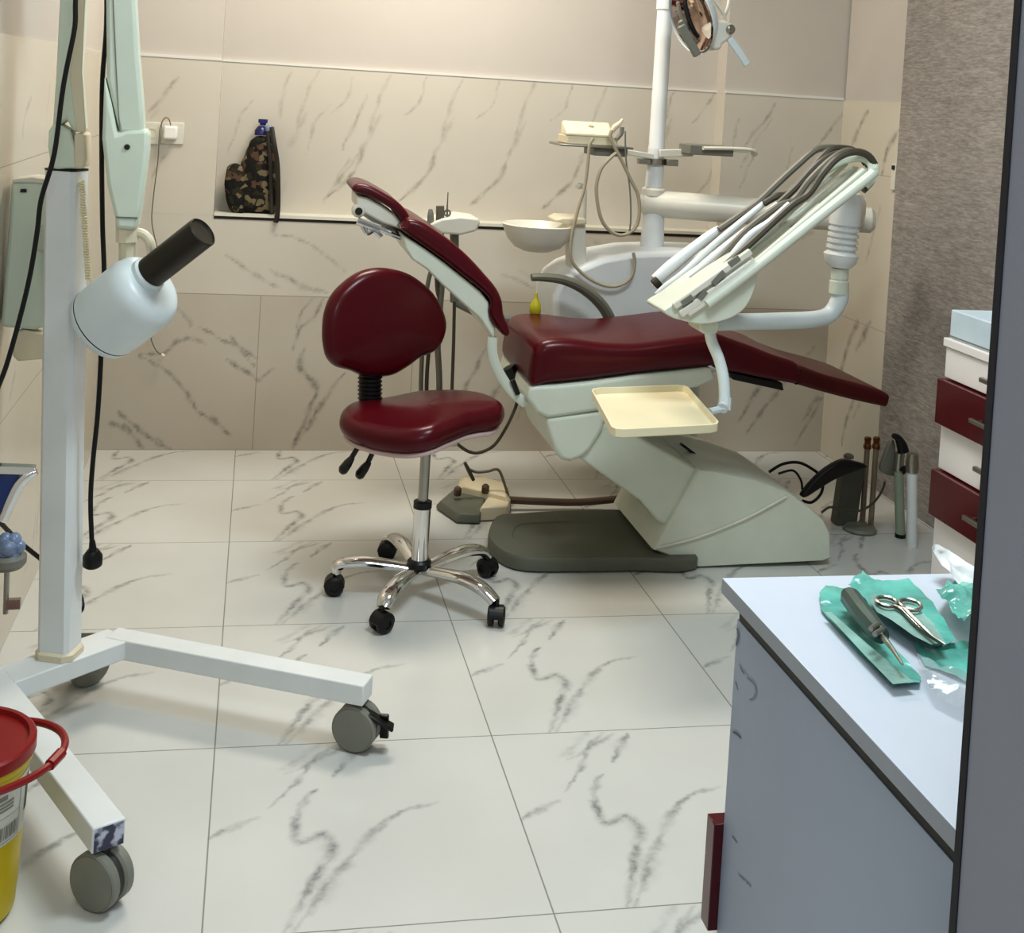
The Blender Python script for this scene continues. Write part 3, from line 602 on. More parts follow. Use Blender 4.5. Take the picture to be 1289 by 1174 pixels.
# ------------------------------------------------------------------ operator stool
SX, SY = .51, 3.42
stl = thing('operator_stool', 'burgundy saddle stool with bean-shaped backrest and chrome five-star base', 'stool', (SX, SY, 0))
sz = .475
so = [(-.235,.0),(-.215,.09),(-.14,.16),(0,.19),(.12,.165),(.2,.11),(.232,.02),(.20,-.05),(.12,-.085),(.06,-.14),(-.0,-.195),(-.07,-.19),(-.15,-.13),(-.205,-.075)]
def saddle(b, i0, amp):
    for p in b.v[i0:]:
        dx, dy = p.x-SX, p.y-SY
        p.z += amp*(.022*math.sin((dx+.02)*9)*(1 if dx < 0 else .6) + .010*dx - .045*max(0, -dy-.02)*(1 if abs(dx+.02) < .15 else .4) - .9*max(0, dx-.02)*max(0, -dy)*1.0) + .016*math.exp(-((dx+.17)**2+(dy-.06)**2)/.006)*amp
b = MB(); b.pad(so, (SX-.01, SY-.0, sz+.03), (1, 0, 0), (0, 1, 0), (0, 0, 1), .07, .033, (.004, 0)); saddle(b, 0, 1); b.build('seat', M['burgundy'], stl, 60)
b = MB(); b.pad([(x*.945, y*.945) for x, y in so], (SX-.01, SY, sz-.0065), (1, 0, 0), (0, 1, 0), (0, 0, 1), .012, .005); saddle(b, 0, 1); b.build('seat_pan', mat('pinkish_plastic', (196, 172, 168), .5), stl, 60)
# backrest
bx = at(483, 408, Y=3.58)
bn = V((.42, -.9, .10)).normalized(); bu = V((0, 0, 1)).cross(bn).normalized()*-1; bu = V((.9, .42, 0)).normalized(); bv = bu.cross(bn)*-1
if bv.z < 0: bv = -bv
bean = [(407,418),(409,395),(417,373),(431,357),(450,343),(470,337),(491,338),(514,345),(537,362),(551,381),(559,404),(556,425),(546,441),(526,450),(514,459),(496,470),(480,474),(457,473),(440,466),(422,461),(412,450),(408,434)]
bo = []
for a, c in bean:
    d = CR*((a-644.5)/F_PX)-CU*((c-CY)/F_PX)+_fw; o = V((0, 0, CAM_H)); t = (bx-o).dot(bn)/d.dot(bn); q = o+d*t-bx; bo.append((q.dot(bu), q.dot(bv)))
b = MB(); b.pad(bo, bx, bu, bv, bn, .065, .03, (.012, 0), m=3)
b.build('backrest', M['burgundy'], stl, 60)
bt = at(466, 503, Y=3.56); tpv = at(466, 466, Y=3.57)
pr = []; L = (tpv-bt).length+.02
for i in range(9): z = i*L/9; pr += [(.032, z), (.037, z+L/27), (.032, z+L/13.5)]
b = MB(); b.lathe(bt-V((0, 0, .01)), tpv-bt, [(0, 0)]+pr+[(0, L)]); b.build('bellows', M['black'], stl, 20)
b = MB(); b.tube([bt, bt-V((0, .0, .05)), V((bt.x+.02, bt.y-.03, sz-.03)), V((SX, SY, sz-.03))], .014, flat=(.5, 1.5)); b.build('back_bracket', M['black'], stl)
# column
b = MB(); b.lathe((SX, SY, .085), (0, 0, 1), [(0, 0), (.024, 0), (.024, .17), (.020, .172), (0, .172)]); b.build('gas_cylinder', M['chrome'], stl)
b = MB(); b.lathe((SX, SY, .252), (0, 0, 1), [(.0, 0), (.026, 0), (.026, .018), (.022, .02), (0, .02)]); b.build('cylinder_collar', M['black'], stl)
b = MB(); b.lathe((SX, SY, .27), (0, 0, 1), [(0, 0), (.0145, 0), (.0145, sz-.27-.02), (0, sz-.27-.02)]); b.box((SX-.08, SY-.05, sz-.035), (SX+.08, SY+.05, sz-.02)); b.build('piston_rod', M['steel'], stl)
b = MB(); b.lathe((SX, SY, .078), (0, 0, 1), [(0, 0), (.032, 0), (.034, .01), (.034, .022), (.028, .028), (0, .028)]); b.build('hub_ring', M['black'], stl)
for (a, c), (d, e) in (((456,556),(432,592)), ((474,562),(453,598))):
    Y = 3.36
    b = MB(); b.tube([at(a+14, c-4, Y=Y+.04), at(a, c, Y=Y), at(d+8, e-12, Y=Y), at(d, e, Y=Y)], .007); lv = b.build('lever', M['black'], stl)
    b = MB(); b.tube([at(d+12, e-17, Y=Y), at(d+6, e-9, Y=Y), at(d, e-1, Y=Y), at(d-3, e+3, Y=Y)], [.010, .018, .020, .010], flat=(.7, 1)); b.build('lever_grip', M['black'], lv)
for k, (a, c) in enumerate(((420,748),(480,795),(624,787),(613,725),(487,703))):
    q = at(a, c, Z=0); dv = V((q.x-SX, q.y-SY, 0)); dl = dv.length; u = dv/dl
    b = MB(); b.tube([V((SX, SY, .078))+u*.02, V((SX, SY, .088))+u*.09, V((SX, SY, .094))+u*.16, V((SX, SY, .085))+u*.225, V((SX, SY, .062))+u*(dl-.005)], [.016, .020, .022, .021, .017], k=14, flat=(.75, 1.15)); lg = b.build('leg', M['chrome'], stl)
    s_ = V((-u.y, u.x, 0)); sw = (s_*math.cos(.5*k)+u*math.sin(.5*k)).normalized()
    cw = V((SX, SY, .027))+u*dl
    b = MB()
    for sd in (-1, 1): b.lathe(cw+sw*sd*.006, sw*sd, [(0, 0), (.022, 0), (.027, .003), (.027, .013), (.022, .017), (.012, .018), (.012, .015), (0, .015)], 20)
    wl = b.build('caster', M['black'], lg)
    b = MB(); b.tube([cw+V((0, 0, .045)), cw+V((0, 0, .0))], .006); b.lathe(cw-sw*.019, sw, [(.024, 0), (.029, 0), (.029, .038), (.024, .038)], 16)
    # hood only over the top half
    b.v = [V((p.x, p.y, max(p.z, .026))) for p in b.v]; b.build('caster_hood', M['black'], lg)

# ------------------------------------------------------------------ foot control on the floor
fc = thing('foot_control', 'beige dental foot control with grey pedal, wire handle and brown hose on the floor', 'foot pedal', at(600, 640, Z=0))
P = [at(a, c, Z=.012) for a, c in ((549,637),(575,655),(604,656),(612,632),(574,620))]
b = MB(); b.rings([[V((p.x, p.y, .004)) for p in P], [V((p.x, p.y, .016)) for p in P], [V((p.x*.9+.1*.8, p.y*.92+.08*4.05, .034+.012*(i in (3, 4)))) for i, p in enumerate(P)]]); b.build('pedal', M['grey'], fc, bevel=.004)
P = [at(a, c, Z=.0) for a, c in ((574,634),(640,650),(642,630),(600,618),(578,618))]
b = MB(); b.rings([[V((p.x, p.y, .003)) for p in P], [V((p.x, p.y, .05)) for p in P], [V((p.x*.8+.2*.84, p.y*.8+.2*4.12, .068)) for p in P]]); b.build('pedal_housing', M['ivory'], fc, bevel=.006)
P = [at(a, c, Z=.0) for a, c in ((603,657),(638,655),(642,645),(612,643))]
b = MB(); b.rings([[V((p.x, p.y, .003)) for p in P], [V((p.x, p.y, .042)) for p in P], [V((p.x*.94+.06*.88, p.y*.94+.06*4.06, .05)) for p in P]]); b.build('side_switch', M['ivory'], fc, bevel=.004)
for a, c in ((576,615),(611,612)):
    b = MB(); b.lathe(at(a, c+4, Y=4.12), (0, -.2, 1), [(0, -.01), (.013, -.01), (.013, .012), (.008, .018), (0, .018)], 14); b.build('button', M['brown'], fc)
b = MB(); b.tube([at(596,604,Y=4.12), at(590,592,Y=4.12), at(585,582,Y=4.12)], [.010, .012, .009], flat=(.6, 1)); b.build('wire_handle', M['hosed'], fc)
b = MB(); b.tube([at(589,590,Y=4.12), at(600,594,Y=4.12), at(614,593,Y=4.12), at(627,591,Y=4.12), at(634,606,Y=4.11), at(641,630,Y=4.1), at(641,645,Y=4.1)], .005); b.build('control_cable', M['hose'], fc)
b = MB(); b.tube([at(641,629,Y=4.12), at(680,631,Y=4.12), at(730,632,Y=4.12), at(786,627,Y=4.1)], .013); b.build('floor_hose', M['brown'], fc)
b = MB(); b.lathe(at(783,633,Y=4.09), at(815,634,Y=4.08)-at(783,633,Y=4.09), [(0, 0), (.02, 0), (.026, .02), (.026, .05), (.02, .075), (0, .075)], 14); b.build('hose_connector', M['midgrey'], fc)

# ------------------------------------------------------------------ mobile x-ray stand
YX = 2.85
xs = thing('mobile_xray_stand', 'white mobile dental x-ray stand with splayed castered legs and pale green arm', 'x-ray machine', (-.365, 2.84, 0))
zb, zt = .105, .150
n0, n1 = at(150, 797, Z=zt), at(-6, 853, Z=zt)
e0, e1 = at(464, 856, Z=zt), at(138, 1036, Z=zt)
def beam(p, q, w, name, ext=0):
    p, q = V((p.x, p.y, (zb+zt)/2)), V((q.x, q.y, (zb+zt)/2)); u = (q-p).normalized()
    b = MB(); b.bar([p-u*ext, q], w, zt-zb); return b
zb, zt = .107, .1485
cb = beam(n1, n0, .085, 'x', .03).build('crossbar', M['enamel'], xs, bevel=.003)
zb, zt = .105, .150
for p, q in ((n0, e0), (n1, e1)):
    lg = beam(p, q, .058, 'x', .02).build('leg', M['enamel'], xs, bevel=.003)
    u = (V((q.x, q.y, 0))-V((p.x, p.y, 0))).normalized(); c = V((q.x, q.y, 0))-u*.02
    fwd = u
    ca = c; wa = V((-.47, -.88, 0)) if q is e0 else V((-.58, -.81, 0)); rad = .049
    cw = V((ca.x, ca.y, rad))
    b = MB()
    for sd in (-1, 1): b.lathe(cw+wa*sd*.006, wa*sd, [(0, 0), (rad-.004, 0), (rad, .004), (rad, .018), (rad-.004, .022), (0, .0225)], 30)
    wh = b.build('caster', M['rubber'], lg)
    b = MB()
    for sd in (-1, 1): b.lathe(cw+wa*sd*.0245, wa*sd, [(rad-.008, 0), (rad-.003, 0), (rad-.003, .003), (rad-.008, .003)], 30)
    b.lathe(cw-wa*.005, wa, [(0, 0), (rad-.006, 0), (rad-.006, .01), (0, .01)], 24); b.tube([cw, V((cw.x, cw.y, zb))], .012); b.build('caster_fork', M['caster'], lg)
    if q is e0:
        b = MB(); b.bar([cw+V((.02, -.02, .035)), cw+V((.075, -.03, .005))], .03, .008); b.bar([cw+V((.055, -.02, .03)), cw+V((.06, .0, -.03))], .02, .01); b.build('brake_lever', M['black'], lg, bevel=.003)
    else:
        b = MB(); qq = V((q.x, q.y, .127)); sdv = V((-u.y, u.x, 0)); b.mi = 0; b.add([qq+u*.0006+sdv*.026+V((0,0,.02)), qq+u*.0006-sdv*.026+V((0,0,.02)), qq+u*.0006-sdv*.026-V((0,0,.02)), qq+u*.0006+sdv*.026-V((0,0,.02))], [(0, 1, 2, 3)])
        nn = NT('worn_end_cap'); nn.col(nn.ramp(nn.noise(45, 4), [(.42, lin((196, 200, 216))), (.55, lin((70, 70, 92)))])); b.build('end_cap', nn.m, lg)
rc = at(103, 850, Z=0); rc = V((-.325, 2.97, 0))
b = MB(); wa = V((.5, -.86, 0)); cw = V((rc.x, rc.y, .049))
for sd in (-1, 1): b.lathe(cw+wa*sd*.006, wa*sd, [(0, 0), (.045, 0), (.049, .004), (.049, .018), (.045, .022), (0, .022)], 24)
rcw = b.build('caster', M['rubber'], cb); b = MB(); b.tube([cw, V((cw.x, cw.y, zb))], .014); b.bar([V((cw.x, cw.y, zb+.006)), V((-.33, 2.88, zb+.006))], .05, .012); b.build('caster_fork', M['caster'], cb)
# column
c0, c1 = at(75, 822, Z=.150), at(84, 214, Y=YX)
th = math.radians(43+28); hw = .036
def sq(c, s, ch=.25):
    out = []
    for k in range(4):
        for d in (-1, 1):
            a = th+k*PI/2; p = V((math.cos(a), math.sin(a), 0))*s; q = V((-math.sin(a), math.cos(a), 0))*s
            out.append(c+p+q*d*(1-ch))
    return out
b = MB(); b.rings([sq(c0, hw), sq(c1, hw)]); b.build('column', M['enamel'], xs, 20)
b = MB(); b.rings([sq(c0-V((0,0,.001)), hw+.007, .4), sq(c0+V((0, 0, .012)), hw+.007, .4), sq(c0+V((0, 0, .016)), hw+.002, .4)]); b.build('column_collar', M['ivory'], xs, 30)
b = MB(); b.rings([sq(c1, hw+.001), sq(c1+V((0, 0, .004)), hw+.001)]); b.build('column_seal', M['black'], xs)
# pivot head and scissor arms
b = slab([(68,213),(63,205),(60,185),(61,165),(66,157),(72,155),(88,165),(95,185),(98,213)], YX-.04, YX+.05); b.build('arm_pivot', M['xray'], xs, bevel=.006)
b = slab([(93,168),(108,168),(109,200),(106,212),(93,213)], YX-.045, YX+.045); b.build('pivot_side_cover', M['ivory'], xs, bevel=.006)
zarm = 1.93
b = slab([(66,160),(70,100),(75,0),(80,-120),(108,-120),(106,0),(100,90),(106,166),(92,166),(84,150),(78,156)], YX-.03, YX+.04); a_ = b.build('lower_arm', M['xray'], xs, bevel=.006)
b = slab([(88,100),(95,0),(98,-120),(110,-120),(107,0),(103,90),(108,166),(96,166)], YX-.036, YX-.028); b.build('arm_cover', M['ivory'], a_, bevel=.002)
YU = 2.75
b = slab([(80,-110),(108,-135),(150,-135),(178,-110),(178,-75),(160,-60),(100,-60),(80,-75)], YU-.03, YX+.05); b.build('elbow_joint', M['xray'], xs, bevel=.01)
b = slab([(131,-80),(133,0),(134,100),(150,168),(181,168),(179,130),(174,70),(170,0),(166,-80)], YU-.032, YU+.032); ua = b.build('upper_arm', M['xray'], xs, bevel=.008)
b = slab([(141,-80),(143,0),(147,90),(151,166),(150,166),(145.6,90),(141.6,0),(139.6,-80)], YU-.0335, YU-.031); b.build('arm_seam', M['midgrey'], ua)
b = slab([(131,95),(128,175),(135,235),(144,272),(146,288),(172,290),(178,255),(186,190),(187,166),(182,163),(160,164),(148,168),(140,130)], YU-.037, YU+.037); fa = b.build('forearm', M['xray'], xs, bevel=.01)
b = MB(); b.lathe(at(160,185,Y=YU-.037), (0, -1, 0), [(0, -.002), (.006, -.002), (.006, .003), (0, .003)], 14); b.build('pivot_screw', M['dark'], fa)
b = slab([(146,272.5),(173,273.5),(173,275.5),(146,274.5)], YU-.039, YU+.02); b.build('forearm_seam', M['midgrey'], fa)
b = MB(); b.tube([at(160,280,Y=YU), at(160,304,Y=YU)], .024); b.tube([at(160,296,Y=YU), at(174,293,Y=YU), at(184,298,Y=YU), at(190,310,Y=YU), at(189,330,Y=YU+.02), at(180,350,Y=YU+.04)], .011); b.tube([at(160,300,Y=YU), at(160,350,Y=YU+.03)], .018); b.build('head_yoke', M['ivory'], xs)
# tube head
hb, hc = at(147, 392, Y=YU+.02), at(217, 316, Y=YU-.045)
hx = (at(250, 283, Y=YU-.08)-at(187, 343, Y=YU-.03)).normalized()
hx = V((.66, -.40, .62)).normalized()
O = at(186, 346, Y=YU-.035)   # where the cone meets the head
OH = O+V((.016, 0, -.017))
b = MB(); b.lathe(OH, hx, [(0, -.190), (.045, -.188), (.070, -.182), (.082, -.172), (.0845, -.160), (.0845, -.157)], 40); he = b.build('tube_head', M['xhead'], xs, 40)
b = MB(); b.lathe(OH, hx, [(.0845, -.1545), (.0865, -.12), (.0865, -.05), (.085, -.034), (.080, -.020), (.071, -.010), (.058, -.004), (0, -.002)], 40); b.build('head_cover', M['xhead'], he, 40)
b = MB(); b.lathe(OH, hx, [(0, -.1575), (.0825, -.1575), (.0825, -.154), (0, -.154)], 40); b.build('head_seam', M['black'], he)
b = MB(); b.lathe(O, hx, [(0, -.006), (.040, -.006), (.040, .006), (.036, .010), (0, .010)], 30); b.build('cone_ring', M['xhead'], he)
b = MB(); b.lathe(O, hx, [(0, .005), (.0345, .005), (.0345, .166), (.032, .168), (.030, .164), (0, .163)], 30); b.build('collimator_cone', M['dark'], xs)
# control box, bracket, cords
bx0 = [(14,227),(40,225),(66,230),(66,330),(60,410),(44,416),(0,412),(4,360),(9,300)]
cbx = slab(bx0, 2.91, 2.99).build('control_box', M['xray'], xs, bevel=.01, segs=3)
b = slab([(26,238),(33,238),(33,242),(25,242)], 2.905, 2.912); b.build('display_slot', M['black'], cbx)
b = slab([(14,226),(40,223),(68,227),(68,233),(40,230),(15,230)], 2.902, 2.992); b.build('box_lid', M['white'], cbx, bevel=.003)
b = slab([(17,419),(30,415),(58,420),(58,452),(22,455),(16,448)], 2.915, 2.95); b.build('hand_switch_pocket', M['ivory'], cbx, bevel=.004)
b = MB(); b.bar([at(58,300,Y=2.95), at(74,300,Y=2.88)], .06, .05); b.build('box_bracket', M['xray'], cbx)
b = MB(); pts = []
for i in range(150):
    t = i/149; p = at(103, 228, Y=2.82).lerp(at(111, 352, Y=2.80), t); pts.append(p+V((math.cos(i*1.6)*.0045, math.sin(i*1.6)*.0045, 0)))
b.tube(pts, .0028, k=5, m=2); b.build('coiled_cord', M['cream'], xs)
b = MB(); b.tube([at(a, c, Y=2.74 if c < 600 else 2.86) for a, c in ((98,-60),(95,0),(94,35),(84,85),(78,120),(68,195),(52,250),(47,290),(38,345),(25,400),(8,460),(-8,505))]+[at(-30,600,Y=2.7), at(-12,640,Y=2.74), at(0,657,Y=2.8), at(25,682,Y=2.9), at(56,707,Y=2.95), at(86,731,Y=2.96), at(97,742,Y=2.94), at(103,756,Y=2.92), at(102,764,Y=2.9)], .0052, k=8); pc = b.build('power_cord', M['cable'], xs)
b = MB(); b.tube([at(103,758,Y=2.91), at(101,766,Y=2.9), at(94,775,Y=2.9)], [.006, .009, .007]); b.build('plug', M['black'], pc)
b = MB(); b.tube([at(a, c, Y=2.79) for a, c in ((134,-60),(134,30),(129,100),(128,180),(129,280),(131,345),(128,400),(127,450),(123,520),(117,580),(114,630),(116,690))], .0052, k=8); hcb = b.build('head_cable', M['cable'], xs)
b = MB(); b.tube([at(116,680,Y=2.79), at(117,697,Y=2.79)], [.006, .010]); b.lathe(at(117,692,Y=2.79), (0, .15, -1), [(0, 0), (.012, 0), (.021, .014), (.021, .034), (.017, .038), (0, .038)], 16); b.build('plug', M['black'], hcb)

# ------------------------------------------------------------------ sharps bucket
bk = (-.427, 2.17, 0)
sb = thing('sharps_bucket', 'yellow sharps bucket with red lid, red handle and printed white label', 'bucket', bk)
M['yellow'] = mat('yellow_plastic', (198, 176, 16), .35, var=.04)
M['red'] = mat('red_plastic', (142, 26, 26), .35, var=.05)
b = MB(); b.lathe(bk, (0, 0, 1), [(0, .004), (.088, .004), (.094, .010), (.097, .05), (.106, .26), (.112, .262), (.112, .278), (0, .278)], 44); b.build('bucket_body', M['yellow'], sb)
b = MB(); b.lathe(bk, (0, 0, 1), [(.113, .272), (.116, .274), (.116, .292), (.112, .296), (.104, .296), (.102, .288), (0, .286)], 44); b.build('lid', M['red'], sb)
hpts = []
for i in range(13):
    a = -PI*.62+i/12*PI*1.14
    hpts.append(V((bk[0]+.012+math.cos(a)*.150, bk[1]+math.sin(a)*.125, .272+.018*math.cos(a)-.015)))
b = MB(); b.tube(hpts, .0065, k=8, m=3); b.tube(hpts[5:7], .0095, k=8); b.build('handle', M['red'], sb)
nl = NT('printed_label'); nl.col(lin((198, 198, 188))); nl.set(Roughness=.5); M['label'] = nl.m
b = MB()
def patch(b, a0, a1, z0, z1, lift, steps=8):
    vs, fs = [], []
    for i in range(steps+1):
        a = math.radians(a0+(a1-a0)*i/steps)
        for z in (z0, z1):
            r = .097+(z-.05)/.21*.009+lift; vs.append(V((bk[0]+math.cos(a)*r, bk[1]+math.sin(a)*r, z)))
    fs = [(2*i, 2*i+1, 2*i+3, 2*i+2) for i in range(steps)]; b.add(vs, fs)
patch(b, -110, 6, .145, .245, .0008, 20); lb = b.build('label', M['label'], sb)
b = MB()
for i in range(14): a = -48+i*2.1; patch(b, a, a+random.choice((.7, 1.1, 1.4)), .155, .178, .0014, 1)
for z in (.205, .211, .217): patch(b, -47, -28, z, z+.0035, .0014, 6)
patch(b, -46, -36, .224, .232, .0014, 4)
for a0, a1, z0, z1 in ((-52, -17, .150, .1508), (-52, -17, .241, .2418), (-52, -51.4, .150, .2418), (-17.6, -17, .150, .2418), (-52, -17, .193, .1936)): patch(b, a0, a1, z0, z1, .0014, 10)
b.build('barcode', M['midgrey'], lb)
b = MB(); patch(b, -6, 4, .175, .236, .0014, 4); b.build('label_stripe', mat('dark_green_print', (70, 84, 58), .5), lb)

# ------------------------------------------------------------------ chrome trolley part at the left edge
tr = thing('instrument_stand', 'chrome-rimmed blue tray stand with clear knob by the left wall', 'stand', (-.5, 2.42, 0))
M['blue'] = mat('blue_plastic', (40, 62, 120), .25)
M['clear'] = mat('pale_blue_acrylic', (140, 158, 186), .15, var=.2, scale=60)
Y = 2.38
b = MB(); b.rings([[at(a, c, Y=Y+d) for a, c in ((-40,593),(0,594),(38,597),(27,610),(16,630),(6,650),(-40,652))] for d in (0, .12)]); b.build('tray_panel', M['blue'], tr, bevel=.006)
b = MB(); b.tube([at(a, c, Y=Y-.004) for a, c in ((46,593),(36,598),(25,609),(15,628),(8,644),(3,655))], [.006, .010, .011, .010, .009], k=12); b.bar([at(-40,588,Y=Y+.0), at(44,591,Y=Y+.0)], .02, .014); b.build('chrome_rim', M['chrome'], tr); b = MB(); b.tube([at(a, c, Y=Y+.124) for a, c in ((46,593),(36,598),(25,609),(15,628),(8,644),(3,655))], .008); b.build('rear_rim', M['chrome'], tr)
ck = at(12, 688, Y=Y+.04)
b = MB(); 
for i in range(6): a = i*PI/3; b.ball(ck+V((math.cos(a)*.016, 0, math.sin(a)*.016)), .013)
b.ball(ck, .02); b.build('clear_knob', M['clear'], tr)
ck2 = at(8, 705, Y=Y+.05)
b = MB(); b.lathe(ck2+V((0, 0, -.012)), (0, 0, 1), [(0, 0), (.03, 0), (.036, .008), (.036, .02), (.028, .026), (0, .026)]); b.build('clamp_disc', M['midgrey'], tr)
b = MB(); b.tube([at(9,712,Y=Y+.05), at(7,772,Y=Y+.05)], .005); b.bar([at(8,760,Y=Y+.05), at(26,759,Y=Y+.05)], .012, .018); b.build('lock_rod', M['steel'], tr)
pxx = at(-22, 690, Y=Y+.06)
b = MB(); b.tube([V((pxx.x, pxx.y, .02)), V((pxx.x, pxx.y, at(-22,600,Y=Y+.06).z))], .012); b.bar([V((pxx.x, pxx.y, ck2.z)), ck2], .012, .012); b.bar([V((pxx.x, pxx.y-.09, .01)), V((pxx.x, pxx.y+.09, .01))], .03, .02); b.build('stand_post', M['chrome'], tr)

# ------------------------------------------------------------------ wall sockets and charger
for nm, x0, x1, lab in (('wall_socket', 204, 231, 'white wall socket with the phone charger plugged in'), ('wall_socket', 180, 202, 'white wall socket partly hidden behind the pale green x-ray arm')):
    a, c = at(x0, 153, Y=YB), at(x1, 182, Y=YB)
    t = thing(nm, lab, 'socket', V(((a.x+c.x)/2, YB, (a.z+c.z)/2)), 'wall sockets')
    b = MB(); b.box((a.x, YB-.009, c.z), (c.x, YB, a.z)); b.build('face_plate', M['white'], t, bevel=.003)
    b = MB(); xm, zm = (a.x+c.x)/2, (a.z+c.z)/2; b.lathe((xm, YB-.009, zm), (0, -1, 0), [(.016, 0), (.02, 0), (.02, .002), (.016, .002)], 20); b.build('socket_ring', M['ivory'], t)
ph = thing('phone_charger', 'small white charger cube with thin cable plugged into the wall socket', 'charger', at(214, 166, Y=YB-.009))
a, c = at(206, 158, Y=YB-.04), at(223, 176, Y=YB-.04)
b = MB(); b.box((a.x, YB-.045, c.z), (c.x, YB-.0095, a.z)); b.build('charger_body', mat('bright_white_plastic', (244, 242, 238), .3), ph, bevel=.008, segs=3)
b = MB(); b.tube([at(a, c, Y=YB-.03) for a, c in ((215,158),(212,149),(206,150),(201,165),(199,200),(194,240),(191,275),(195,300),(205,340),(209,365),(200,385),(191,405),(190,425),(196,440),(203,446))], .0022, k=6); cb_ = b.build('charging_cord', M['hose'], ph)
b = MB(); b.tube([at(203,446,Y=YB-.03), at(207,448,Y=YB-.03)], .006); b.build('cable_plug', M['white'], cb_)
a, c = at(1126, 206, X=XR-.001), at(1130, 240, X=XR-.001)
sw_ = thing('light_switch', 'white light switch seen edge-on where the side tiles meet the taupe wallpaper', 'switch', V((XR, 4.36, (a.z+c.z)/2)))
b = MB(); b.box((XR-.013, 4.33, c.z), (XR-.0015, 4.362, a.z)); b.build('face_plate', M['white'], sw_, bevel=.002)
b = MB(); b.box((XR-.018, 4.335, a.z-.022), (XR-.013, 4.352, a.z-.006)); b.build('rocker', M['dark'], sw_)

# ------------------------------------------------------------------ camouflage bag and bottle on the ledge
n = NT('camouflage_cloth')
vn = n.node('ShaderNodeTexVoronoi'); vn.inputs['Scale'].default_value = 50; vn.inputs['Randomness'].default_value = 1
dn = n.node('ShaderNodeTexNoise'); dn.inputs['Scale'].default_value = 30; mx = n.node('ShaderNodeVectorMath', operation='MULTIPLY_ADD')
co = n.coords(); n.l.new(co, dn.inputs['Vector']); n.l.new(dn.outputs['Color'], mx.inputs[0]); mx.inputs[1].default_value = (.03, .03, .03); n.l.new(co, mx.inputs[2]); n.l.new(mx.outputs[0], vn.inputs['Vector'])
sx = n.node('ShaderNodeSeparateColor'); n.l.new(vn.outputs['Color'], sx.inputs[0])
rr = n.ramp(sx.outputs[0], [(0, lin((20, 18, 12))), (.3, lin((44, 40, 22))), (.5, lin((14, 13, 10))), (.68, lin((88, 66, 52))), (.84, lin((116, 104, 80)))]); 
for nd in n.n:
    if nd.type == 'VALTORGB': nd.color_ramp.interpolation = 'CONSTANT'
n.col(rr); n.set(Roughness=.85); n.bump(n.noise(40, 4), .4, .01); M['camo'] = n.m
bo_ = at(318, 274, Y=4.87); bz = ZL+.0125
bag = thing('camouflage_bag', 'camouflage drawstring bag standing on the tiled ledge in the corner', 'bag', (bo_.x, 4.865, bz))
pts = [(338,171),(322,172),(314,181),(308,195),(304,205),(302,225),(300,245),(299,262),(302,272),(320,273.5),(340,272),(348,264),(350,240),(348,210),(344,185),(342,172)]
p = [at(a, c, Y=4.865) for a, c in pts]
b = MB(); b.pad([(q.x, max(q.z, bz)) for q in p], (0, 4.868, 0), (1, 0, 0), (0, 0, 1), (0, 1, 0), .075, .03, m=3)
for v_ in b.v: v_ += V((noise.noise(v_*22), 0, noise.noise(v_*22+V((5,5,5)))))*.008; v_.z = max(v_.z, bz)
b.build('bag_body', M['camo'], bag, 60)
pts = [(303,208),(292,207),(285,215),(283,232),(284,250),(290,264),(298,272),(306,270),(310,240),(308,216)]
p = [at(a, c, Y=4.85) for a, c in pts]
b = MB(); b.pad([(q.x, max(q.z, bz)) for q in p], (0, 4.85, 0), (1, 0, 0), (0, 0, 1), (0, 1, 0), .06, .022, m=3)
for v_ in b.v: v_ += V((noise.noise(v_*25), 0, noise.noise(v_*25+V((5,5,5)))))*.006; v_.z = max(v_.z, bz)
b.build('side_pouch', M['camo'], bag, 60)
b = MB(); b.tube([at(342,160,Y=4.83), at(345,180,Y=4.815), at(349,205,Y=4.812), at(350,235,Y=4.808), at(350,258,Y=4.806), at(349,272,Y=4.803), at(347,280,Y=4.803)], .006, flat=(.5, 1.6)); b.tube([at(337,165,Y=4.83), at(340,200,Y=4.82), at(341,240,Y=4.82), at(342,268,Y=4.81)], .005, flat=(.5, 1.6)); b.build('strap', M['dark'], bag)
bt_ = at(329, 166.8, Y=4.87)
bo2 = thing('water_bottle', 'blue-capped clear bottle neck sticking out of the camouflage bag', 'bottle', (bt_.x, 4.868, bt_.z-.01))
b = MB(); b.lathe((bt_.x, 4.868, bt_.z-.01), (0, 0, 1), [(0, 0), (.026, 0), (.026, .018), (.018, .03), (.012, .036), (0, .036)], 18); b.build('neck', mat('dark_blue_plastic', (34, 38, 92), .3), bo2)
p1 = at(330, 158, Y=4.868); b = MB(); b.lathe((bt_.x+.004, 4.868, bt_.z+.028), (0, 0, 1), [(0, 0), (.012, 0), (.012, .008), (.018, .010), (.018, .024), (0, .025)], 18); b.build('cap', mat('blue_cap', (44, 50, 120), .3), bo2)
b = MB(); b.ball(at(339,163,Y=4.85), .016, sc=(1, .6, 1.2)); b.build('clear_tag', M['clear'], bo2)

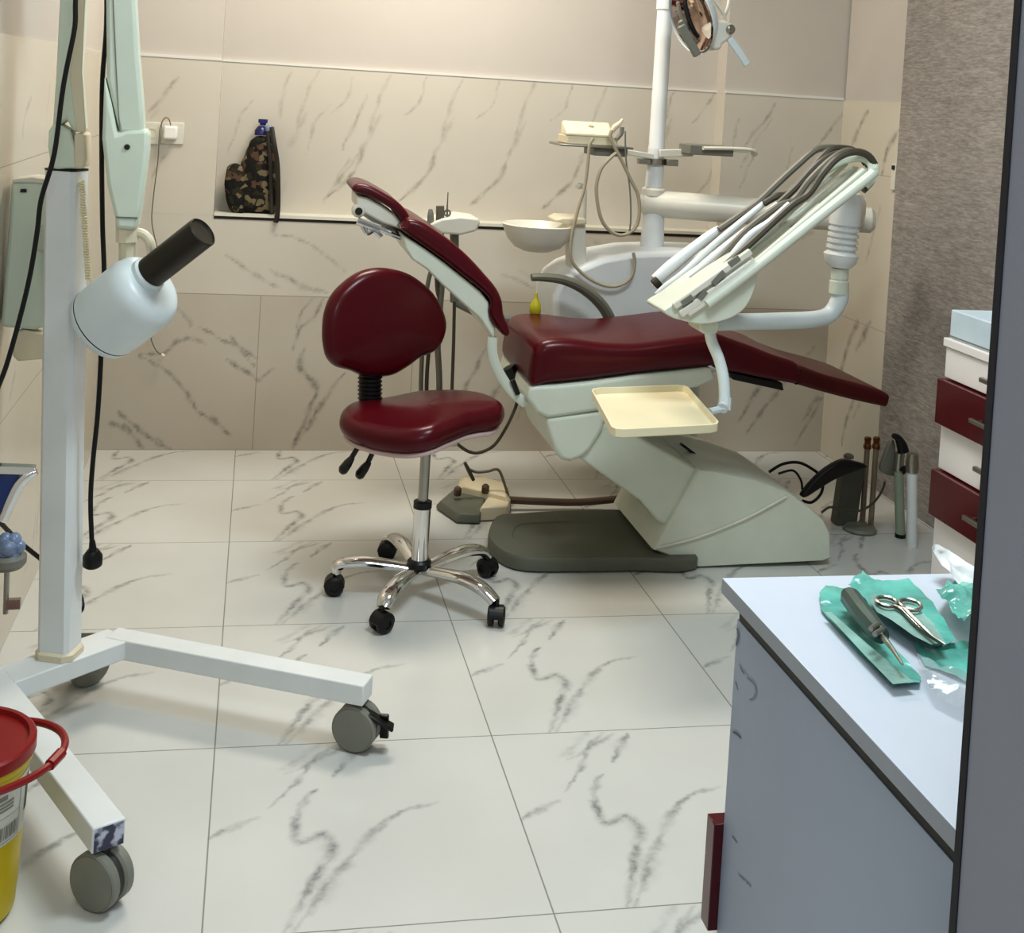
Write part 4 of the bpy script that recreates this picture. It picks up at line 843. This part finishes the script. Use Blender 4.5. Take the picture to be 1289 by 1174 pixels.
# ------------------------------------------------------------------ drawer cabinet along the right wall
XC = 1.80
def zc(px, py, X=XC): return at(px, py, X=X).z
yf = at(1187, 500, X=XC).y
M['maroon'] = mat('maroon_gloss_board', (84, 10, 24), .2, var=.05, coat=.3)
M['board'] = mat('white_laminate', (232, 228, 226), .35, var=.02)
dc = thing('drawer_cabinet', 'drawer cabinet with alternating maroon and white fronts against the taupe wall', 'cabinet', (2.1, 2.3, 0))
zs_ = [zc(1196,437), zc(1188,474), zc(1185,531.5), zc(1184,590), zc(1180,648), .09]
b = MB(); b.box((XC+.02, 1.55, .002), (XR-.014, yf, zs_[0]-.001)); b.build('carcass', M['board'], dc)
for yk in (yf-.62, yf-1.26):
    for i in range(5):
        top, bot = zs_[i], zs_[i+1]; mr = i in (1, 3)
        b = MB(); x0 = XC-.022 if mr else XC-.002
        b.box((x0, yk+.003, bot+.002), (XC+.0195, yk+.617, top-.002)); dr = b.build('drawer', M['maroon' if mr else 'board'], dc, bevel=.0015)
        zh = (top+bot)/2 if i not in (0,) else (top+bot)/2
        b = MB(); b.bar([V((x0-.022, yk+.2, zh)), V((x0-.022, yk+.42, zh))], .012, .012); b.bar([V((x0-.022, yk+.22, zh)), V((x0, yk+.22, zh))], .008, .008); b.bar([V((x0-.022, yk+.40, zh)), V((x0, yk+.40, zh))], .008, .008); b.build('handle', M['steel'], dr, bevel=.002)
b = MB(); b.box((XC-.008, 1.55, zs_[0]), (XR-.014, yf+.004, zs_[0]+.022))
tag(b.build('worktop', M['board'], bevel=.002, loc=(2.1, 2.3, zs_[0])), 'white worktop on the maroon and white drawer cabinet', 'worktop')
z0 = zs_[0]+.0225
cbx_ = thing('carton', 'pale blue-white carton standing on the drawer cabinet worktop', 'box', (1.93, yf-.12, z0))
zt_ = at(1199, 389, X=XC+.01).z
b = MB(); b.box((XC+.004, yf-.30, z0), (XC+.24, yf-.004, zt_)); b.build('carton_body', mat('pale_blue_board', (200, 216, 226), .5), cbx_, bevel=.003)
b = MB(); b.box((XC+.003, yf-.303, z0+.004), (XC+.2405, yf-.0035, z0+.008)); b.build('carton_seam', M['midgrey'], cbx_)

# ------------------------------------------------------------------ foreground cabinet, worktop and what lies on it
ZW = .85
M['panel'] = None
n = NT('grey_laminate_panel'); at_ = n.node('ShaderNodeAttribute', attribute_name='vein')
bs = n.ramp(n.noise(2.2, 3), [(.3, lin((158, 168, 184))), (.7, lin((172, 182, 198)))])
f = n.math('MULTIPLY', at_.outputs['Fac'], n.ramp(n.noise(90, 3), [(.36, (0, 0, 0, 1)), (.44, (1, 1, 1, 1))])); n.col(n.mix(f, bs, lin((30, 32, 38)))); n.set(Roughness=.45); M['panel'] = n.m
fcab = thing('base_cabinet', 'grey-sided base cabinet with a maroon drawer front, scuffed end panel', 'cabinet', (1.0, 1.13, 0))
XP = .602
b = MB(); b.box((XP, .86, .002), (1.6, 1.395, .806))
for pts, w in (([(931,836),(935,845),(940,850)], .003), ([(940,852),(948,858),(952,868),(949,878),(944,880)], .003), ([(926,858),(929,868)], .0025), ([(923,921),(928,923),(933,929)], .0025), ([(928,790),(930,800),(927,812)], .003), ([(922,1052),(928,1060)], .002), ([(930,1100),(945,1115)], .0015)):
    q = [at(a, c, X=XP)+V((-.0004, 0, 0)) for a, c in pts]; b.ribbon(q, w, (-1, 0, 0), None, 1.2)
b.build('end_panel', M['panel'], fcab)
zd = [.805, at(897, 1027, Y=1.41).z, at(897, 1163, Y=1.41).z, .1]
for i in range(3):
    mr = i == 1
    b = MB(); b.box((XP-.012 if mr else XP+.004, 1.3955, zd[i+1]+.002), (1.1, 1.42 if mr else 1.405, zd[i]-.002)); dr = b.build('drawer', M['maroon' if mr else 'panel'], fcab, bevel=.001)
b = MB(); b.box((XP+.001, .865, .8065), (1.6, 1.392, .831)); b.build('shadow_gap', M['black'], fcab)
b = MB(); b.box((.586, .85, .8315), (1.62, 1.413, ZW)); b.fm[5] = 1
M['top'] = mat('bluish_white_laminate', (216, 224, 236), .3, var=.015)
M['edge'] = mat('grey_edge_face', (168, 174, 182), .5)  # left side face of the worktop, darker than its top
tag(b.build('worktop', [M['top'], M['edge']], bevel=.001, loc=(1.0, 1.13, .8315)), 'bluish-white worktop in the foreground under teal sterilization pouches', 'worktop')

def glossy(name, c, alpha, rough=.15):
    n = NT(name); n.col(n.ramp(n.noise(14, 4), [(.3, lin(tuple(int(x*.72) for x in c))), (.62, lin(c))])); n.set(Roughness=rough, Alpha=alpha)
    n.bump(n.noise(30, 3), .35, .01)
    if 'white' in name:
        for lk in list(n.b.inputs['Base Color'].links): n.l.remove(lk)
        n.set(**{'Roughness': .5, 'Base Color': lin((240, 242, 242))})
    return n.m
M['teal'] = glossy('teal_film', (120, 208, 194), 1, .25)
M['tealpale'] = glossy('pale_teal_paper', (176, 222, 210), 1, .3)
M['film'] = glossy('clear_film', (205, 214, 222), .45, .1)
M['filmwhite'] = glossy('white_film', (246, 248, 248), 1, .2)
import bmesh
def sheet(name, px, mats, label, cat, amp, lift=.004, cuts=5, z=ZW, curl=None, group=None, up=None):
    P = [at(a, c, Z=z+lift) for a, c in px]
    bm = bmesh.new(); vs = [bm.verts.new(p) for p in P]; bm.faces.new(vs)
    bmesh.ops.triangulate(bm, faces=bm.faces[:])
    for _ in range(3):
        bmesh.ops.subdivide_edges(bm, edges=bm.edges[:], cuts=1, use_grid_fill=True)
        bmesh.ops.triangulate(bm, faces=bm.faces[:])
    bm.verts.index_update()
    b = MB(); b.add([v.co.copy() for v in bm.verts], [tuple(v.index for v in f.verts) for f in bm.faces]); bm.free()
    for p in b.v:
        h = abs(noise.noise(p*22+V((lift*900, 0, 0))))*.9+abs(noise.noise(p*55))*.45
        p.z += h*amp + (curl(p) if curl else 0)
    c = sum(P, V())/len(P)
    t = thing(name, label, cat, V((c.x, c.y, z)), group)
    return t, b
pA = [(1034,770),(1031,750),(1040,738),(1062,741),(1085,768),(1112,800),(1140,832),(1159,853),(1157,864),(1122,864),(1088,830),(1060,800)]
t, b = sheet('sterilization_pouch', pA, None, 'teal sterilization pouch holding a dark-handled instrument, nearest the worktop edge', 'pouch', .007, .002, group='sterilization pouches')
b.build('pouch_film', M['teal'], t, 25)
b = MB(); b.add([at(a, c, Z=ZW+.0105) for a, c in ((1038,770),(1046,770),(1094,812),(1140,850),(1150,858),(1124,861),(1090,826))], [tuple(range(7))]); b.build('paper_strip', M['tealpale'], t)
t = thing('dental_elevator', 'dental instrument with thick dark green handle lying on the left teal pouch', 'dental instrument', at(1090, 775, Z=ZW+.01))
b = MB(); b.tube([at(a, c, Z=ZW+.022) for a, c in ((1062,750),(1070,752),(1085,772),(1102,792),(1110,800))], [.006, .012, .0125, .011, .009]); b.build('grip', mat('dark_green_handle', (58, 84, 76), .3), t)
b = MB()
for a, c in ((1101,788),(1106,795)): b.tube([at(a-5, c+3.2, Z=ZW+.0335), at(a+5, c-3.2, Z=ZW+.0335)], .0028)
b.tube([at(a, c, Z=ZW+.022) for a, c in ((1110,800),(1122,815),(1136,836))], [.004, .0025, .0015]); b.build('shank', M['steel'], t)
pC = [(1176,764),(1194,742),(1211,727),(1234,742),(1240,770),(1234,804),(1212,808),(1200,797),(1188,780)]
t, b = sheet('sterilization_pouch', pC, None, 'crumpled teal pouch against the door frame behind the forceps pouch', 'pouch', .02, .006, curl=lambda p: .02*max(0, math.sin((p.y-1.1)*12)), group='sterilization pouches')
b.build('pouch_film', M['teal'], t, 25)
pE = [(1150,812),(1172,817),(1200,812),(1236,806),(1236,866),(1212,858),(1186,846),(1164,838)]
t, b = sheet('sterilization_pouch', pE, None, 'folded teal pouch lying lowest, under the open forceps pouch and behind the clear sleeve', 'pouch', .008, .0015, group='sterilization pouches')
b.build('pouch_film', M['teal'], t, 25)
pB = [(1067,741),(1086,724),(1100,737),(1122,737),(1143,738),(1162,752),(1181,776),(1203,812),(1186,817),(1169,818),(1152,808),(1124,788),(1102,778),(1088,758)]
t, b = sheet('sterilization_pouch', pB, None, 'open teal sterilization pouch holding a pair of ring-handled forceps', 'pouch', .008, .004, curl=lambda p: .004, group='sterilization pouches')
b.build('pouch_film', M['teal'], t, 25)
b = MB(); b.add([at(a, c, Z=ZW+.0185) for a, c in ((1092,751),(1100,748),(1150,760),(1175,784),(1190,808),(1172,811),(1150,800),(1122,780),(1104,770))], [tuple(range(9))]); b.build('paper_backing', M['tealpale'], t)
t = thing('forceps', 'ring-handled metal forceps lying inside the open teal pouch', 'forceps', at(1140, 770, Z=ZW+.018))
zf = ZW+.0225
b = MB()
for cx, cy, rx, ry, ro in ((1116,757,13,5.5,.2), (1146,761,14,6,.25)):
    ring = [at(cx+math.cos(a)*rx*math.cos(ro)-math.sin(a)*ry*math.sin(ro), cy+math.cos(a)*rx*math.sin(ro)+math.sin(a)*ry*math.cos(ro), Z=zf) for a in [i*2*PI/18 for i in range(19)]]
    b.tube(ring, .0022, k=7, m=2)
b.build('finger_rings', M['steel'], t)
b = MB(); b.tube([at(a, c, Z=zf) for a, c in ((1124,762),(1136,768),(1152,784),(1170,800),(1188,812))], [.0022, .003, .003, .002, .001], k=7); b.build('blade', M['steel'], t)
b = MB(); b.tube([at(a, c, Z=zf+.002) for a, c in ((1138,764),(1140,768),(1158,786),(1174,801),(1190,811))], [.0022, .003, .003, .002, .001], k=7); b.build('blade', M['steel'], t)
pD = [(1153,831),(1168,836),(1184,848),(1214,856),(1232,868),(1228,905),(1200,895),(1174,881),(1161,856)]
t, b = sheet('plastic_sleeve', pD, None, 'clear plastic sleeve lying on the worktop in front of the teal pouches', 'plastic sleeve', .014, .005, curl=lambda p: .004)
b.build('sleeve_film', M['film'], t, 25)
# white crumpled wrapper standing up beside the door frame
q = [at(a, c, Y=1.33+(757-c)/71*.07) for a, c in ((1176,686),(1190,690),(1207,699),(1220,710),(1236,716),(1238,752),(1222,757),(1210,742),(1195,722),(1182,704))]
bm = bmesh.new(); bm.faces.new([bm.verts.new(p) for p in q]); bmesh.ops.triangulate(bm, faces=bm.faces[:])
for _ in range(3):
    bmesh.ops.subdivide_edges(bm, edges=bm.edges[:], cuts=1, use_grid_fill=True); bmesh.ops.triangulate(bm, faces=bm.faces[:])
bm.verts.index_update(); b = MB(); b.add([v.co.copy() for v in bm.verts], [tuple(v.index for v in f.verts) for f in bm.faces]); bm.free()
for p in b.v: p.y += (noise.noise(p*30)+.5*noise.noise(p*70))*.025; p.z += noise.noise(p*45)*.004
zm = min(p.z for p in b.v)
for p in b.v: p.z = max(p.z, ZW+.001)
t = thing('white_wrapper', 'crumpled white plastic wrapper standing by the door frame on the worktop', 'wrapper', (q[6].x, 1.33, ZW))
b.build('wrapper_film', M['filmwhite'], t, 25)
b = MB(); b.add([at(a, c, Z=ZW+.0008) for a, c in ((1098,733),(1142,728),(1144,737),(1100,741))], [(0, 1, 2, 3)]); b.mi = 1; b.add([at(a, c, Z=ZW+.0012) for a, c in ((1136,735),(1143,734),(1145,742),(1138,743))], [(0, 1, 2, 3)])
tag(b.build('paper_slip', [mat('grey_paper', (190, 194, 214), .6), M['dark']], loc=at(1120, 735, Z=ZW)), 'grey paper slip with a dark corner behind the open teal pouch', 'paper')

# ------------------------------------------------------------------ floor things in the right corner
def P9(a, c, Y=3.9): return at(a, c, Y=Y)
# stop valves on two water pipes
for k, (a, yb) in enumerate(((1092, 3.95), (1103, 3.9))):
    top = at(a, 560, Y=yb); lab = ('brass stop valve on the left one of two upright water pipes by the chair base', 'brass stop valve on the right one of two upright water pipes by the chair base')[k]
    t = thing('water_pipe', lab, 'pipe', (top.x, yb, 0), 'water pipes')
    b = MB(); b.lathe((top.x, yb, .0), (0, 0, 1), [(0, 0), (.014, 0), (.014, .01), (.0095, .012), (.0095, top.z), (0, top.z)], 14); b.build('pipe', mat('dull_pipe_%s' % 'ab'[k], (150, 134, 116), .5), t)
    b = MB(); b.lathe((top.x, yb, top.z-.012), (0, 0, 1), [(0, 0), (.014, 0), (.014, .012), (.011, .016), (.011, .03), (.013, .034), (.010, .04), (0, .04)], 12); b.bar([V((top.x-.018, yb-.012, top.z+.022)), V((top.x+.004, yb-.012, top.z+.026))], .008, .01); b.build('valve', M['brass'], t)
pb_ = at(1068, 662, Z=0); pt_ = at(1076, 586, Y=pb_.y)
t = thing('floor_junction_box', 'grey-green upright junction box with a round knob on the floor', 'junction box', (pb_.x, pb_.y, 0))
x0, x1 = at(1056, 640, Y=pb_.y).x, at(1084, 640, Y=pb_.y).x
b = MB(); b.rings([[V((x0-.005, pb_.y, .001)), V((x1-.012, pb_.y, .001)), V((x1-.012, pb_.y+.05, .001)), V((x0-.005, pb_.y+.05, .001))], [V((x0+.012, pb_.y, pt_.z)), V((x1+.006, pb_.y, pt_.z)), V((x1+.006, pb_.y+.05, pt_.z)), V((x0+.012, pb_.y+.05, pt_.z))]]); b.build('box_body', M['grey'], t, bevel=.004)
kc = at(1068, 578, Y=pb_.y+.02); b = MB(); b.lathe(kc-V((0, 0, .03)), (0, 0, 1), [(.004, -.03), (.006, 0), (.006, .03), (.018, .036), (.018, .044), (.010, .05), (0, .05)], 18); b.build('knob', M['midgrey'], t)
b = MB(); b.lathe((pb_.x+.02, pb_.y-.045, 0.001), (0, 0, 1), [(0, 0), (.055, 0), (.058, .006), (.05, .014), (0, .016)], 22)
tag(b.build('floor_drain_cover', M['midgrey'], loc=(pb_.x+.02, pb_.y-.045, 0)), 'round grey drain cover on the floor before the junction box', 'drain cover')
b = MB(); b.pad([(q.x, q.z) for q in [P9(a, c, 3.82) for a, c in ((1008,622),(1022,604),(1040,588),(1060,578),(1075,580),(1088,584),(1087,588),(1070,594),(1050,602),(1030,614),(1014,624))]], (0, 3.82, 0), (1, 0, 0), (0, 0, 1), (0, 1, 0), .03, .008)
tag(b.build('cable_bundle', M['black'], loc=P9(1050, 600, 3.82)), 'black wrapped bundle of cables rising behind the white chair base', 'cable bundle')
b = MB(); b.tube([P9(a, c, 3.86) for a, c in ((968,594),(985,584),(1005,582),(1022,590),(1035,602),(1034,620),(1022,632),(1010,630))], .005, k=7); b.tube([P9(a, c, 3.88) for a, c in ((980,596),(998,592),(1008,604),(1010,616))], .004, k=7)
tag(b.build('black_cable', M['cable'], loc=P9(1000, 600, 3.86)), 'black looped cable arching behind the white chair base', 'cable')
b = MB(); b.tube([P9(a, c, 3.84) for a, c in ((1034,645),(1045,638),(1058,641),(1080,643),(1098,634),(1110,618),(1114,606))], .004, k=7)
tag(b.build('grey_cable', M['hosed'], loc=P9(1080, 640, 3.84)), 'thin grey cable looping past the junction box to the grey pouch', 'cable')
# water filter tubes
q = at(1148, 688, Z=0); yv = q.y
t = thing('suction_tube', 'white upright suction tube with metal collar standing in the right corner', 'tube', (q.x, yv, 0))
zt1 = at(1148, 594, Y=yv).z
tx = at(1148, 594, Y=yv).x
b = MB(); b.tube([V((q.x, yv, .001)), V((tx, yv, zt1))], .017, k=18); b.build('tube_body', M['enamel'], t)
b = MB(); b.tube([V((tx, yv, zt1)), V((tx-.001, yv, zt1+.03)), V((tx-.002, yv, zt1+.062))], [.02, .022, .017], k=16); b.build('metal_collar', M['steel'], t)
q = at(1133, 676, Z=0); yv = q.y
t = thing('suction_tube', 'clear greenish upright suction tube topped by a black elbow hose in the right corner', 'tube', (q.x, yv, 0))
p1 = at(1131, 592, Y=yv)
b = MB(); b.tube([V((q.x, yv, .012)), p1], .016, k=16); b.build('tube_body', mat('greenish_tube', (158, 168, 150), .3), t)
b = MB(); b.lathe((q.x, yv, .001), (0, 0, 1), [(0, 0), (.018, 0), (.018, .012), (0, .012)], 16); b.build('foot_cap', M['black'], t)
b = MB(); b.tube([p1, at(1132,578,Y=yv), at(1133,570,Y=yv)], [.018, .016, .016], k=16); b.build('upper_sleeve', M['steel'], t)
b = MB(); b.tube([at(1137,568,Y=yv), at(1135,560,Y=yv), at(1130,551,Y=yv), at(1124,548,Y=yv)], [.020, .018, .012, .008], k=14); b.tube([at(1131,588,Y=yv-.004), at(1138,592,Y=yv-.004)], .016); b.build('elbow_hose', M['black'], t)
b = MB(); b.pad([(e.x, e.z) for e in [at(a, c, Y=yv+.03) for a, c in ((1121,552),(1126,562),(1126,595),(1117,597),(1107,590),(1113,570))]], (0, yv+.03, 0), (1, 0, 0), (0, 0, 1), (0, 1, 0), .02, .006)
b.build('grey_pouch', M['midgrey'], t)

# ------------------------------------------------------------------ light
def area(name, loc, rot, sx, sy, power, col):
    l = bpy.data.lights.new(name, 'AREA'); l.shape = 'RECTANGLE'; l.size = sx; l.size_y = sy; l.energy = power; l.color = col
    o = bpy.data.objects.new(name, l); COL.objects.link(o); o.location = loc; o.rotation_euler = rot
area('ceiling_panel_rear', (.55, 4.05, ZC-.03), (0, 0, 0), .9, .5, 33, (1, .91, .78))
area('ceiling_panel_front', (1.0, 2.1, ZC-.03), (0, 0, 0), .8, .5, 33, (.82, .94, 1))
area('corridor_panel', (0.1, -.6, 2.5), (math.radians(25), 0, 0), 1.2, .6, 20, (.88, .94, 1))
w = bpy.data.worlds.new('room_ambient'); bpy.context.scene.world = w; w.use_nodes = True
w.node_tree.nodes['Background'].inputs[0].default_value = (.85, .92, 1, 1); w.node_tree.nodes['Background'].inputs[1].default_value = .35
sc_ = bpy.context.scene
sc_.view_settings.view_transform = 'Standard'; sc_.view_settings.look = 'Medium High Contrast'; sc_.view_settings.exposure = 0
for o in bpy.data.objects:
    if '_o' in o: del o['_o']
